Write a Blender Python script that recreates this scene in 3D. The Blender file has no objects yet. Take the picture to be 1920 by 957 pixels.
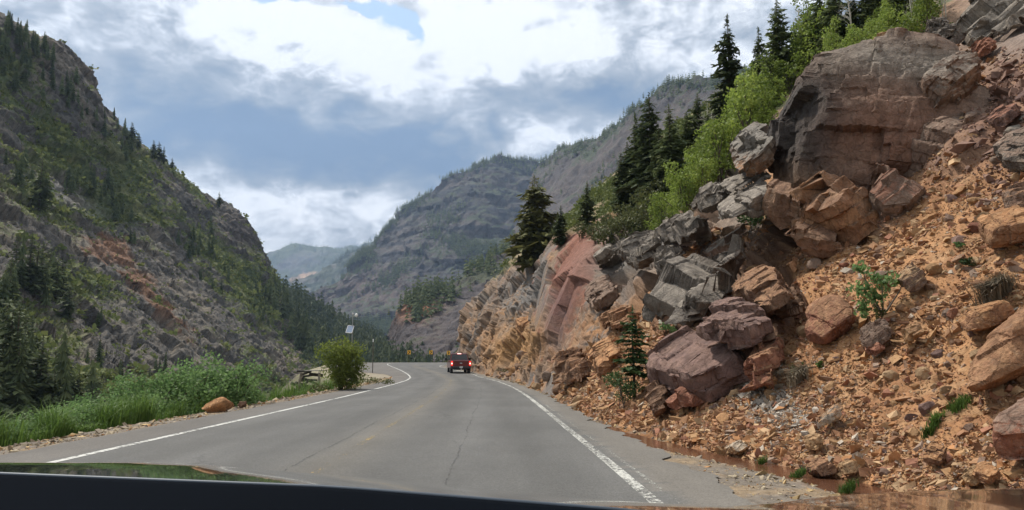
import bpy, bmesh, math, random
import numpy as np
from mathutils import Vector, Matrix
from mathutils.bvhtree import BVHTree

scene = bpy.context.scene
COL = scene.collection
R = math.radians
random.seed(7)
rng = np.random.default_rng(11)

# ------------------------------------------------------------------ camera
W0, H0, F0, HORIZON, CAMH = 1920.0, 957.0, 1450.0, 675.0, 1.35
PITCH = math.atan((HORIZON - H0 / 2) / F0)
cam_data = bpy.data.cameras.new('camera')
cam_data.sensor_width = 36.0
cam_data.lens = 36.0 * F0 / W0
cam_data.clip_start = 0.05
cam_data.clip_end = 30000
cam = bpy.data.objects.new('camera', cam_data)
COL.objects.link(cam)
cam.location = (0, 0, CAMH)
cam.rotation_euler = (math.pi / 2 + PITCH, 0, 0)
scene.camera = cam

# ------------------------------------------------------------------ exposure, sun
scene.view_settings.view_transform = 'Standard'
scene.view_settings.look = 'None'
scene.view_settings.gamma = 1.0
scene.view_settings.exposure = 0.95
SUN_AZ, SUN_EL = R(-52), R(58)          # azimuth from +Y towards +X
sun_dir = Vector((math.sin(SUN_AZ) * math.cos(SUN_EL), math.cos(SUN_AZ) * math.cos(SUN_EL), math.sin(SUN_EL)))
sd = bpy.data.lights.new('sun', 'SUN')
sd.energy = 3.1
sd.angle = R(4.0)
sd.color = (1.0, 0.93, 0.83)
sun = bpy.data.objects.new('sun', sd)
COL.objects.link(sun)
sun.rotation_euler = sun_dir.to_track_quat('Z', 'Y').to_euler()
sun.location = (0, 0, 60)
scene.cycles.max_bounces = 6
scene.cycles.diffuse_bounces = 3
scene.cycles.glossy_bounces = 3
scene.cycles.transmission_bounces = 4
scene.cycles.transparent_max_bounces = 6
scene.cycles.volume_bounces = 0
scene.cycles.use_denoising = True
scene.cycles.caustics_reflective = False
scene.cycles.caustics_refractive = False

# ------------------------------------------------------------------ sky
def cam_dir(px, py):
    vx, vy = px - W0 / 2, -(py - H0 / 2)
    c, s = math.cos(PITCH), math.sin(PITCH)
    return Vector((vx, F0 * c - vy * s, F0 * s + vy * c)).normalized()

def P(px, py, d):
    v = cam_dir(px, py)
    return Vector((v.x / v.y * d, d, CAMH + v.z / v.y * d))

def aze(px, py):
    v = cam_dir(px, py)
    return math.atan2(v.x, v.y), math.asin(v.z)

world = bpy.data.worlds.new('World')
scene.world = world
world.use_nodes = True
wn, wl = world.node_tree.nodes, world.node_tree.links
wn.clear()

class NB:
    """tiny node builder"""
    def __init__(s, tree):
        s.t = tree
    def n(s, kind, **kw):
        o = s.t.nodes.new(kind)
        for k, v in kw.items():
            setattr(o, k, v)
        return o
    def link(s, a, b):
        s.t.links.new(a, b)
    def put(s, sock, v):
        if hasattr(v, 'is_linked') or hasattr(v, 'links'):
            s.t.links.new(v, sock)
        else:
            sock.default_value = v
    def math(s, op, a, b=0.0, c=0.0, clamp=False):
        o = s.n('ShaderNodeMath', operation=op, use_clamp=clamp)
        s.put(o.inputs[0], a); s.put(o.inputs[1], b)
        if len(o.inputs) > 2: s.put(o.inputs[2], c)
        return o.outputs[0]
    def vec(s, op, a, b=(0, 0, 0)):
        o = s.n('ShaderNodeVectorMath', operation=op)
        s.put(o.inputs[0], a); s.put(o.inputs[1], b)
        return o.outputs['Value'] if op in ('DOT_PRODUCT', 'LENGTH', 'DISTANCE') else o.outputs[0]
    def noise(s, vec, scale, detail=4.0, rough=0.55, dim='3D', distort=0.0):
        o = s.n('ShaderNodeTexNoise', noise_dimensions=dim)
        if vec is not None: s.put(o.inputs['Vector'], vec)
        o.inputs['Scale'].default_value = scale
        o.inputs['Detail'].default_value = detail
        o.inputs['Roughness'].default_value = rough
        o.inputs['Distortion'].default_value = distort
        return o
    def ramp(s, fac, stops, interp='LINEAR'):
        o = s.n('ShaderNodeValToRGB')
        cr = o.color_ramp
        cr.interpolation = interp
        while len(cr.elements) < len(stops): cr.elements.new(0.5)
        for e, (p, c) in zip(cr.elements, stops):
            e.position = p
            e.color = (*c, 1) if len(c) == 3 else c
        s.put(o.inputs[0], fac)
        return o.outputs[0]
    def mix(s, fac, a, b, mode='MIX', clamp=False):
        o = s.n('ShaderNodeMix', data_type='RGBA', blend_type=mode)
        s.put(o.inputs[0], fac)
        for sock, v in ((o.inputs[6], a), (o.inputs[7], b)):
            if isinstance(v, tuple) and len(v) == 3: v = (*v, 1)
            s.put(sock, v)
        return o.outputs[2]
    def maprange(s, v, a, b, c=0.0, d=1.0, smooth=False):
        o = s.n('ShaderNodeMapRange', interpolation_type='SMOOTHSTEP' if smooth else 'LINEAR')
        s.put(o.inputs[0], v)
        for i, x in enumerate((a, b, c, d)): o.inputs[i + 1].default_value = x
        return o.outputs[0]

def srgb(r, g, b):
    f = lambda c: c / 12.92 if c <= 0.04045 else ((c + 0.055) / 1.055) ** 2.4
    return (f(r / 255), f(g / 255), f(b / 255))

def build_sky():
    k = NB(world.node_tree)
    out = k.n('ShaderNodeOutputWorld')
    bg = k.n('ShaderNodeBackground')
    bg.inputs['Strength'].default_value = 0.1
    k.link(bg.outputs[0], out.inputs[0])
    sky = k.n('ShaderNodeTexSky', sky_type='NISHITA')
    sky.sun_disc = False
    sky.sun_elevation = SUN_EL
    sky.sun_rotation = SUN_AZ
    sky.altitude = 2500
    tc = k.n('ShaderNodeTexCoord')
    d = tc.outputs['Generated']
    sep = k.n('ShaderNodeSeparateXYZ'); k.link(d, sep.inputs[0])
    az = k.math('ARCTAN2', sep.outputs[0], sep.outputs[1])
    el = k.math('ARCSINE', sep.outputs[2])
    cmb = k.n('ShaderNodeCombineXYZ')
    k.link(az, cmb.inputs[0]); k.link(el, cmb.inputs[1])
    ae = cmb.outputs[0]
    # stretched cloud domain: flat-based, wider than tall
    st = k.vec('MULTIPLY', ae, (1.0, 1.7, 1.0))
    n1 = k.noise(st, 5.0, 6, 0.55)
    n2 = k.noise(st, 17.0, 8, 0.62, distort=0.4)
    warp = k.vec('MULTIPLY', k.vec('SUBTRACT', n1.outputs['Color'], (0.5, 0.5, 0.5)), (0.20, 0.09, 0))
    warp2 = k.vec('MULTIPLY', k.vec('SUBTRACT', n2.outputs['Color'], (0.5, 0.5, 0.5)), (0.065, 0.035, 0))
    p = k.vec('ADD', k.vec('ADD', ae, warp), warp2)

    def blob(px, py, sx, sy, w, src):
        a, e = aze(px, py)
        q = k.vec('MULTIPLY', k.vec('SUBTRACT', src, (a, e, 0)), (F0 / sx, F0 / sy, 0))
        g = k.math('EXPONENT', k.math('MULTIPLY', k.vec('DOT_PRODUCT', q, q), -1.0))
        return k.math('MULTIPLY', g, w)
    acc = k.math('ADD', k.math('MULTIPLY', k.math('SUBTRACT', n1.outputs['Fac'], 0.5), 0.8),
                 k.math('MULTIPLY', k.math('SUBTRACT', n2.outputs['Fac'], 0.5), 1.15))
    bil = k.noise(k.vec('ADD', st, warp), 11.0, 7, 0.55)
    puff = k.math('ABSOLUTE', k.math('SUBTRACT', bil.outputs['Fac'], 0.5))
    acc = k.math('ADD', acc, k.math('MULTIPLY', k.math('SUBTRACT', 0.09, puff), 1.6))
    acc = k.math('ADD', acc, 0.66)
    for b in SKY_BLOBS:
        acc = k.math('ADD', acc, blob(*b, p))
    C = lambda r, g, b: tuple(c * 10.0 for c in srgb(r, g, b))
    # the ramp works on 0..1 colours, scaled to radiance afterwards
    col = k.ramp(acc, [(0.0, srgb(96, 122, 152)), (0.22, srgb(124, 141, 160)), (0.42, srgb(160, 168, 176)),
                       (0.60, srgb(195, 199, 203)), (0.74, tuple(1.12 * c for c in srgb(228, 231, 234))), (0.90, (1.3, 1.3, 1.3))])
    col = k.vec('SCALE', col); col.node.inputs['Scale'].default_value = 5.1
    blue = None
    for b in SKY_BLUE:
        g = blob(*b, p)
        blue = g if blue is None else k.math('ADD', blue, g)
    bm = k.maprange(blue, 0.35, 0.75, 0, 1, True)
    skyc = k.mix(0.75, sky.outputs[0], (3.7, 4.9, 6.1))
    fin = k.mix(bm, col, skyc)
    k.link(fin, bg.inputs['Color'])
    world.cycles.sampling_method = 'MANUAL'
    world.cycles.sample_map_resolution = 512

SKY_BLOBS = [
    # px, py, width, height, weight
    (640, 262, 260, 52, -0.60), (400, 265, 230, 60, -0.34), (520, 205, 230, 60, -0.18), (770, 285, 120, 40, -0.28),
    (620, 330, 170, 32, -0.34), (800, 345, 90, 36, -0.24), (300, 180, 170, 60, -0.22), (250, 230, 110, 45, -0.16),
    (1040, 180, 260, 52, -0.36), (1180, 190, 170, 60, -0.18), (910, 150, 90, 30, -0.10),
    (330, 60, 220, 60, -0.06), (470, 110, 200, 40, -0.10), (1270, 60, 180, 70, -0.02),
    (470, 20, 130, 34, 0.28), (640, 60, 150, 60, 0.40), (720, 120, 120, 50, 0.26), (960, 60, 160, 60, 0.34), (1090, 100, 150, 40, 0.24),
    (880, 130, 90, 45, 0.16), (1000, 235, 170, 24, 0.24), (560, 400, 260, 34, 0.16), (400, 380, 140, 50, 0.12), (250, 205, 40, 18, 0.16),
    (1050, 250, 120, 26, 0.18), (700, 390, 140, 30, 0.12),
]
SKY_BLUE = [(735, 30, 40, 22, .95), (768, 52, 24, 24, 0.8), (690, 2, 60, 9, 0.9), (560, -4, 50, 12, 0.8)]
build_sky()

# ------------------------------------------------------------------ numpy noise
def _hash(ix, iy, iz, seed):
    h = (ix.astype(np.uint32) * np.uint32(374761393) + iy.astype(np.uint32) * np.uint32(668265263)
         + iz.astype(np.uint32) * np.uint32(2147483647) + np.uint32((seed * 974634777) & 0xffffffff))
    h = (h ^ (h >> np.uint32(13))) * np.uint32(1274126177)
    h = h ^ (h >> np.uint32(16))
    h = h * np.uint32(2246822519)
    return h ^ (h >> np.uint32(15))

def _r01(h):
    return (h & np.uint32(0xffffff)).astype(np.float64) / 16777216.0

def vnoise(p, seed=0):
    f = np.floor(p); i = f.astype(np.int64); t = p - f
    u = t * t * t * (t * (t * 6 - 15) + 10)
    res = 0.0
    for dx in (0, 1):
        wx = u[:, 0] if dx else 1 - u[:, 0]
        for dy in (0, 1):
            wy = u[:, 1] if dy else 1 - u[:, 1]
            for dz in (0, 1):
                wz = u[:, 2] if dz else 1 - u[:, 2]
                h = _hash(i[:, 0] + dx, i[:, 1] + dy, i[:, 2] + dz, seed)
                gx = _r01(h) * 2 - 1; gy = _r01(h * np.uint32(2654435761) + np.uint32(12345)) * 2 - 1
                gz = _r01(h * np.uint32(40503) ^ np.uint32(0x9e3779b9)) * 2 - 1
                res = res + wx * wy * wz * (gx * (t[:, 0] - dx) + gy * (t[:, 1] - dy) + gz * (t[:, 2] - dz))
    return res * 1.5

def fbm(p, scale, octv=4, seed=0, gain=0.5, ridged=False):
    p = np.asarray(p) / scale
    a, s, n = 1.0, 0.0, 0.0
    for o in range(octv):
        v = vnoise(p * 2.03 ** o + o * 17.3, seed + o)
        if ridged: v = 0.5 - np.abs(v) * 1.6
        s = s + a * v; n += a; a *= gain
    return s / n

def worley(p, scale, seed=0, jitter=0.95):
    """F1, F2, random per cell, vector from cell seed"""
    q = np.asarray(p) / scale
    f = np.floor(q).astype(np.int64)
    N = len(q)
    f1 = np.full(N, 9.0); f2 = np.full(N, 9.0); rid = np.zeros(N); vec = np.zeros((N, 3)); hh = np.zeros(N, np.uint32)
    for dx in (-1, 0, 1):
        for dy in (-1, 0, 1):
            for dz in (-1, 0, 1):
                c = f + np.array((dx, dy, dz))
                h = _hash(c[:, 0], c[:, 1], c[:, 2], seed)
                o = np.stack((_r01(h), _r01(h * np.uint32(2654435761) + np.uint32(77)), _r01(h * np.uint32(40503) ^ np.uint32(0x51ed270b))), 1)
                s = c + 0.5 + (o - 0.5) * jitter
                v = q - s
                d = np.sqrt((v * v).sum(1))
                closer = d < f1
                f2 = np.where(closer, f1, np.minimum(f2, d))
                f1 = np.where(closer, d, f1)
                vec = np.where(closer[:, None], v, vec)
                hh = np.where(closer, h, hh)
    rid = _r01(hh * np.uint32(1103515245) + np.uint32(12345))
    g = np.stack((_r01(hh * np.uint32(69069) + np.uint32(1)), _r01(hh * np.uint32(1664525) + np.uint32(9)), _r01(hh * np.uint32(22695477) + np.uint32(3))), 1) * 2 - 1
    return f1, f2, rid, (vec * g).sum(1)

def crag(p, scale, seed=0, tilt=0.9, crack=0.25):
    """blocky rock relief, about -1..1: tilted facets, offsets between blocks, dark cracks"""
    f1, f2, rid, tl = worley(p, scale, seed)
    e = f2 - f1
    return (rid - 0.5) * 1.2 + tl * tilt - crack * np.clip(1 - e / 0.10, 0, 1)

def facetize(V, N, scale, seed, k=0.8, tilt=0.25, stretch=(1, 1, 1), off=0.0):
    """flatten each Voronoi cell of a surface towards its own plane: broken rock faces with crisp joints"""
    q = (V * np.array(stretch)) / scale
    q = q + 0.22 * np.stack([vnoise(q * 1.3 + 9.1 * j, seed + 40 + j) for j in range(3)], 1)
    f = np.floor(q).astype(np.int64); n = len(q)
    best = np.full(n, 9.0); hh = np.zeros(n, np.uint32)
    for dx in (-1, 0, 1):
        for dy in (-1, 0, 1):
            for dz in (-1, 0, 1):
                c = f + np.array((dx, dy, dz)); h = _hash(c[:, 0], c[:, 1], c[:, 2], seed)
                o = np.stack((_r01(h), _r01(h * np.uint32(2654435761) + np.uint32(77)), _r01(h * np.uint32(40503) ^ np.uint32(0x51ed270b))), 1)
                v = q - (c + 0.5 + (o - 0.5) * 0.95); d = (v * v).sum(1)
                m = d < best; best = np.where(m, d, best); hh = np.where(m, h, hh)
    return _flatten(V, N, hh, scale, seed, k, tilt, off)

def _flatten(V, N, hh, scale, seed, k, tilt, off, axes=None, snap=0.0):
    u, inv = np.unique(hh, return_inverse=True); cnt = np.bincount(inv).astype(float)
    ce = np.stack([np.bincount(inv, V[:, j]) / cnt for j in range(3)], 1)
    nm = np.stack([np.bincount(inv, N[:, j]) / cnt for j in range(3)], 1)
    g = np.random.default_rng(seed + 5)
    if snap:
        nm = nm / (np.linalg.norm(nm, axis=1)[:, None] + 1e-9)
        dt = nm @ axes.T; j = np.abs(dt).argmax(1); sg = np.sign(dt[np.arange(len(nm)), j])
        nm = nm * (1 - snap) + axes[j] * sg[:, None] * snap
    nm = nm / (np.linalg.norm(nm, axis=1)[:, None] + 1e-9) + g.normal(0, tilt, nm.shape)
    nm /= np.linalg.norm(nm, axis=1)[:, None]
    o = g.normal(0, off * scale, len(u)) if off else np.zeros(len(u))
    s = ((V - ce[inv]) * nm[inv]).sum(1) - o[inv]
    s = np.clip(s, -scale * .6, scale * .6)
    return V - nm[inv] * (s * k)[:, None]

def jointize(V, N, scale, seed, k=0.85, tilt=0.12, off=0.08, dims=(1.0, 1.5, .7), rot=(20, 25, 15), crack=.05, wob=.12, snap=.5):
    """break a surface along three sets of joints: staggered blocks, each with its own face, and open cracks between"""
    Rm = np.array((Matrix.Rotation(R(rot[0]), 3, 'X') @ Matrix.Rotation(R(rot[1]), 3, 'Y') @ Matrix.Rotation(R(rot[2]), 3, 'Z')))
    q = (V @ Rm.T) / (scale * np.array(dims))
    q = q + wob * np.stack([vnoise(q * .8 + 5.3 * j, seed + 70 + j) for j in range(3)], 1)
    lay = np.floor(q[:, 2]).astype(np.int64)
    sh = _hash(lay, lay * 0, lay * 0 + 3, seed); q[:, 0] += _r01(sh); q[:, 1] += _r01(sh * np.uint32(977) + np.uint32(5)) * .6
    ix = np.floor(q[:, 0]).astype(np.int64); sh2 = _hash(ix, lay, lay * 0 + 7, seed); q[:, 1] += _r01(sh2)
    iy = np.floor(q[:, 1]).astype(np.int64)
    hh = _hash(ix, iy, lay, seed + 2)
    fr = q - np.floor(q); e = np.minimum(fr, 1 - fr).min(1)
    W = _flatten(V, N, hh, scale, seed, k, tilt, off, Rm, snap)
    return W - N * (np.clip(1 - e / .045, 0, 1) * crack * scale)[:, None]

def vert_normals(V, F):
    t = np.cross(V[F[:, 1]] - V[F[:, 0]], V[F[:, 2]] - V[F[:, 0]]); N = np.zeros_like(V)
    for j in range(3):
        for c in range(3): N[:, c] += np.bincount(F[:, j], t[:, c], len(V))
    return N / (np.linalg.norm(N, axis=1)[:, None] + 1e-9)

def smooth(x, a, b):
    t = np.clip((x - a) / (b - a), 0, 1)
    return t * t * (3 - 2 * t)

# ------------------------------------------------------------------ mesh helpers
def np_mesh(name, V, F, smooth_shade=False):
    """V (n,3); F list of arrays (m,k) or one array"""
    me = bpy.data.meshes.new(name)
    if isinstance(F, np.ndarray): F = [F]
    F = [f for f in F if len(f)]
    me.vertices.add(len(V))
    me.vertices.foreach_set('co', np.ascontiguousarray(V, np.float32).ravel())
    nl = sum(f.size for f in F); nf = sum(len(f) for f in F)
    me.loops.add(nl); me.polygons.add(nf)
    me.loops.foreach_set('vertex_index', np.concatenate([f.ravel() for f in F]).astype(np.int32))
    tot = np.concatenate([np.full(len(f), f.shape[1]) for f in F]).astype(np.int32)
    me.polygons.foreach_set('loop_start', np.concatenate(([0], np.cumsum(tot)[:-1])).astype(np.int32))
    me.polygons.foreach_set('loop_total', tot)
    me.polygons.foreach_set('use_smooth', np.full(nf, smooth_shade))
    me.update(calc_edges=True)
    me.validate()
    return me

def set_col(me, C, name='tint'):
    a = me.color_attributes.new(name, 'FLOAT_COLOR', 'POINT')
    C4 = np.ones((len(me.vertices), 4), np.float32)
    C4[:, :3] = C
    a.data.foreach_set('color', C4.ravel())

def link(name, me, mat=None, parent=None, loc=None, rot=None, scale=None):
    o = bpy.data.objects.new(name, me)
    COL.objects.link(o)
    if mat is not None:
        for m in (mat if isinstance(mat, (list, tuple)) else [mat]):
            if me.materials.find(m.name) < 0: me.materials.append(m)
    if parent is not None: o.parent = parent
    if loc is not None: o.location = loc
    if rot is not None: o.rotation_euler = rot
    if scale is not None: o.scale = scale
    return o

def tag(o, label=None, cat=None, group=None, kind=None):
    if label: o['label'] = label
    if cat: o['category'] = cat
    if group: o['group'] = group
    if kind: o['kind'] = kind
    return o

def empty(name, loc=(0, 0, 0), rz=0.0):
    o = bpy.data.objects.new(name, None)
    o.empty_display_size = 0.3
    COL.objects.link(o)
    o.location = loc; o.rotation_euler = (0, 0, rz)
    return o

def copy_tree(o, loc=None, rot=None, scale=None):
    c = o.copy(); COL.objects.link(c)
    for ch in o.children:
        d = ch.copy(); COL.objects.link(d); d.parent = c
        for g in ch.children:
            e = g.copy(); COL.objects.link(e); e.parent = d
    if loc is not None: c.location = loc
    if rot is not None: c.rotation_euler = rot
    if scale is not None: c.scale = scale
    return c

class MB:
    """collects simple solids into one mesh"""
    def __init__(s): s.V = []; s.F = {}; s.n = 0
    def add(s, V, F):
        V = np.asarray(V, float)
        for f in F:
            s.F.setdefault(len(f), []).append([i + s.n for i in f])
        s.V.append(V); s.n += len(V)
    def box(s, c, size, M=None, taper=1.0, shear=(0, 0)):
        x, y, z = (np.array(size) / 2)
        V = np.array([(-x, -y, -z), (x, -y, -z), (x, y, -z), (-x, y, -z), (-x * taper + shear[0], -y * taper + shear[1], z), (x * taper + shear[0], -y * taper + shear[1], z), (x * taper + shear[0], y * taper + shear[1], z), (-x * taper + shear[0], y * taper + shear[1], z)])
        if M is not None: V = V @ np.array(M.to_3x3()).T
        s.add(V + np.array(c), [(0, 3, 2, 1), (4, 5, 6, 7), (0, 1, 5, 4), (1, 2, 6, 5), (2, 3, 7, 6), (3, 0, 4, 7)])
    def tube(s, pts, radii, n=8, caps=True):
        pts = [Vector(p) for p in pts]
        V = []; F = []
        for i, p in enumerate(pts):
            t = (pts[min(i + 1, len(pts) - 1)] - pts[max(i - 1, 0)]).normalized()
            a = t.orthogonal().normalized() if i == 0 else (a - t * a.dot(t)).normalized()
            b = t.cross(a)
            r = radii[i] if hasattr(radii, '__len__') else radii
            for j in range(n):
                w = 2 * math.pi * j / n
                V.append(p + (a * math.cos(w) + b * math.sin(w)) * r)
        for i in range(len(pts) - 1):
            for j in range(n):
                k = (j + 1) % n
                F.append((i * n + j, i * n + k, (i + 1) * n + k, (i + 1) * n + j))
        if caps:
            F.append(tuple(range(n))[::-1]); F.append(tuple((len(pts) - 1) * n + j for j in range(n)))
        s.add([tuple(v) for v in V], F)
    def prism(s, poly, y0, y1, axis=1, M=None):
        """extrude a 2-D polygon (x,z) along y"""
        n = len(poly)
        V = [(p[0], y0, p[1]) for p in poly] + [(p[0], y1, p[1]) for p in poly]
        if axis == 0: V = [(v[1], v[0], v[2]) for v in V]
        F = [tuple(range(n)), tuple(range(n, 2 * n))[::-1]] + [(i, i + n, (i + 1) % n + n, (i + 1) % n) for i in range(n)]
        s.add(V, F)
    def mesh(s, name, smooth_shade=False):
        me = np_mesh(name, np.concatenate(s.V), [np.array(f) for f in s.F.values()], smooth_shade)
        bm = bmesh.new(); bm.from_mesh(me)
        bmesh.ops.recalc_face_normals(bm, faces=bm.faces)
        bm.to_mesh(me); bm.free()
        return me
    def build(s, name, mat, parent=None, smooth_shade=False, bevel=0.0, **kw):
        me = s.mesh(name, smooth_shade)
        if bevel:
            bm = bmesh.new(); bm.from_mesh(me)
            bmesh.ops.bevel(bm, geom=[e for e in bm.edges if len(e.link_faces) == 2 and e.calc_face_angle(0) > 0.5], offset=bevel, segments=2, profile=0.6, affect='EDGES', clamp_overlap=True)
            bm.to_mesh(me); bm.free()
        return link(name, me, mat, parent, **kw)

def catmull(C, n, axis=0):
    """resample control array along axis with centripetal-ish Catmull-Rom, n samples; C (k,...)"""
    C = np.moveaxis(np.asarray(C, float), axis, 0)
    k = len(C)
    t = np.asarray(n, float) if hasattr(n, '__len__') else np.linspace(0, k - 1, n)
    i = np.clip(np.floor(t).astype(int), 0, k - 2); u = (t - i).reshape((-1,) + (1,) * (C.ndim - 1))
    p0 = C[np.clip(i - 1, 0, k - 1)]; p1 = C[i]; p2 = C[i + 1]; p3 = C[np.clip(i + 2, 0, k - 1)]
    out = 0.5 * ((2 * p1) + (p2 - p0) * u + (2 * p0 - 5 * p1 + 4 * p2 - p3) * u ** 2 + (3 * p1 - p0 - 3 * p2 + p3) * u ** 3)
    lin = p1 * (1 - u) + p2 * u
    return np.moveaxis(0.5 * out + 0.5 * lin, 0, axis)

def grid_faces(nr, nc):
    a = (np.arange(nr - 1)[:, None] * nc + np.arange(nc - 1)[None]).ravel()
    return np.stack((a, a + 1, a + nc + 1, a + nc), 1)

def grid_normals(G):
    du = np.gradient(G, axis=1); dv = np.gradient(G, axis=0)
    n = np.cross(du, dv)
    return n / (np.linalg.norm(n, axis=2, keepdims=True) + 1e-9)

def to_px(V):
    """photo pixel of world points (for placing colour zones at design time)"""
    V = np.asarray(V); c, s = math.cos(PITCH), math.sin(PITCH)
    x, y, z = V[:, 0], V[:, 1], V[:, 2] - CAMH
    f = y * c + z * s; up = -y * s + z * c
    f = np.where(f < 0.05, 0.05, f)
    return np.stack((W0 / 2 + F0 * x / f, H0 / 2 - F0 * up / f), 1)

def zone(px, cx, cy, sx, sy, rot=0.0):
    a = R(rot); dx, dy = px[:, 0] - cx, px[:, 1] - cy
    u = (dx * math.cos(a) + dy * math.sin(a)) / sx; v = (-dx * math.sin(a) + dy * math.cos(a)) / sy
    return np.exp(-(u * u + v * v))

def lerp(a, b, t):
    t = np.asarray(t)[:, None]
    return a * (1 - t) + np.asarray(b) * t

# ------------------------------------------------------------------ materials
MATS = {}
def new_mat(name):
    m = bpy.data.materials.new(name); m.use_nodes = True
    m.node_tree.nodes.clear()
    k = NB(m.node_tree)
    out = k.n('ShaderNodeOutputMaterial')
    b = k.n('ShaderNodeBsdfPrincipled')
    k.link(b.outputs[0], out.inputs[0])
    MATS[name] = m
    return m, k, b, out

def plain(name, col, rough=0.6, metal=0.0, spec=0.4, coat=0.0, var=0.12, scale=6.0, emit=None, estr=0.0):
    m, k, b, out = new_mat(name)
    tc = k.n('ShaderNodeTexCoord')
    n = k.noise(tc.outputs['Object'], scale, 4)
    f = k.maprange(n.outputs['Fac'], 0.3, 0.7, 1 - var, 1 + var)
    sc = k.n('ShaderNodeVectorMath', operation='SCALE')
    sc.inputs[0].default_value = col; k.link(f, sc.inputs['Scale'])
    k.link(sc.outputs[0], b.inputs['Base Color'])
    b.inputs['Roughness'].default_value = rough; b.inputs['Metallic'].default_value = metal
    b.inputs['Specular IOR Level'].default_value = spec
    b.inputs['Coat Weight'].default_value = coat
    if emit:
        b.inputs['Emission Color'].default_value = (*emit, 1); b.inputs['Emission Strength'].default_value = estr
    return m

def rock_mat(name, grain, bump=0.6, dist=0.05, base=None, rough=0.9, speck=0.35, crack=1.0, space='Object', rnd=0.0, lichen=0.0):
    """rock or soil: per-vertex tint times fine grain, cracks and bump; grain = metres of the main texture"""
    m, k, b, out = new_mat(name)
    tc = k.n('ShaderNodeTexCoord')
    co = tc.outputs[space]
    oi = None
    if rnd or base is not None:
        oi = k.n('ShaderNodeObjectInfo')
        co = k.vec('ADD', co, k.vec('MULTIPLY', (37.0, 91.0, 13.0), k.vec('ADD', oi.outputs['Random'], (0, 0, 0))))
    n1 = k.noise(co, 1.0 / grain, 8, 0.62)
    n2 = k.noise(co, 6.0 / grain, 6, 0.65)
    n3 = k.noise(co, 0.22 / grain, 4, 0.55)
    vo = k.n('ShaderNodeTexVoronoi', feature='DISTANCE_TO_EDGE')
    wv = k.vec('ADD', co, k.vec('SCALE', n1.outputs['Color']))
    wv.node.inputs[1].links[0].from_node.inputs['Scale'].default_value = grain * 0.9
    k.link(wv, vo.inputs['Vector']); vo.inputs['Scale'].default_value = 0.8 / grain
    ck = k.maprange(vo.outputs['Distance'], 0.0, 0.05, 0.0, 1.0, True)
    if base is None:
        at = k.n('ShaderNodeAttribute', attribute_name='tint'); c0 = at.outputs['Color']
    else:
        c0 = k.mix(k.maprange(n3.outputs['Fac'], 0.38, 0.62), base[0], base[1])
    v1 = k.maprange(n1.outputs['Fac'], 0.25, 0.75, 1 - speck, 1 + speck)
    v2 = k.maprange(n2.outputs['Fac'], 0.25, 0.75, 1 - speck * 0.8, 1 + speck * 0.8)
    v = k.math('MULTIPLY', v1, v2)
    if rnd:
        v = k.math('MULTIPLY', v, k.maprange(oi.outputs['Random'], 0, 1, 1 - rnd, 1 + rnd))
    sc = k.n('ShaderNodeVectorMath', operation='SCALE')
    k.link(c0, sc.inputs[0]); k.link(v, sc.inputs['Scale'])
    cc = sc.outputs[0]
    if lichen:
        nl = k.noise(co, 1.7 / grain, 7, 0.7)
        cc = k.mix(k.maprange(nl.outputs['Fac'], 0.56, 0.66, 0, lichen), cc, (0.34, 0.33, 0.27))
    k.link(cc, b.inputs['Base Color'])
    b.inputs['Roughness'].default_value = rough
    b.inputs['Specular IOR Level'].default_value = 0.22
    h = k.math('ADD', k.math('MULTIPLY', n1.outputs['Fac'], 1.0), k.math('MULTIPLY', n2.outputs['Fac'], 0.45))
    h = k.math('ADD', h, k.math('MULTIPLY', ck, 0.22 * crack))
    bp = k.n('ShaderNodeBump')
    bp.inputs['Strength'].default_value = bump; bp.inputs['Distance'].default_value = dist
    k.link(h, bp.inputs['Height']); k.link(bp.outputs[0], b.inputs['Normal'])
    return m

def leaf_mat(name, c1, c2, trans=0.35, rough=0.6, rnd=0.18):
    m, k, b, out = new_mat(name)
    g = k.n('ShaderNodeNewGeometry'); oi = k.n('ShaderNodeObjectInfo')
    f = k.math('ADD', k.math('MULTIPLY', g.outputs['Random Per Island'], 0.75), k.math('MULTIPLY', oi.outputs['Random'], 0.25))
    c = k.mix(f, c1, c2)
    sc = k.n('ShaderNodeVectorMath', operation='SCALE')
    k.link(c, sc.inputs[0]); k.link(k.maprange(oi.outputs['Random'], 0, 1, 1 - rnd, 1 + rnd), sc.inputs['Scale'])
    k.link(sc.outputs[0], b.inputs['Base Color'])
    b.inputs['Roughness'].default_value = rough; b.inputs['Specular IOR Level'].default_value = 0.25
    if trans:
        t = k.n('ShaderNodeBsdfTranslucent'); k.link(sc.outputs[0], t.inputs['Color'])
        mx = k.n('ShaderNodeMixShader'); mx.inputs[0].default_value = trans
        k.link(b.outputs[0], mx.inputs[1]); k.link(t.outputs[0], mx.inputs[2]); k.link(mx.outputs[0], out.inputs[0])
    return m
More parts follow.
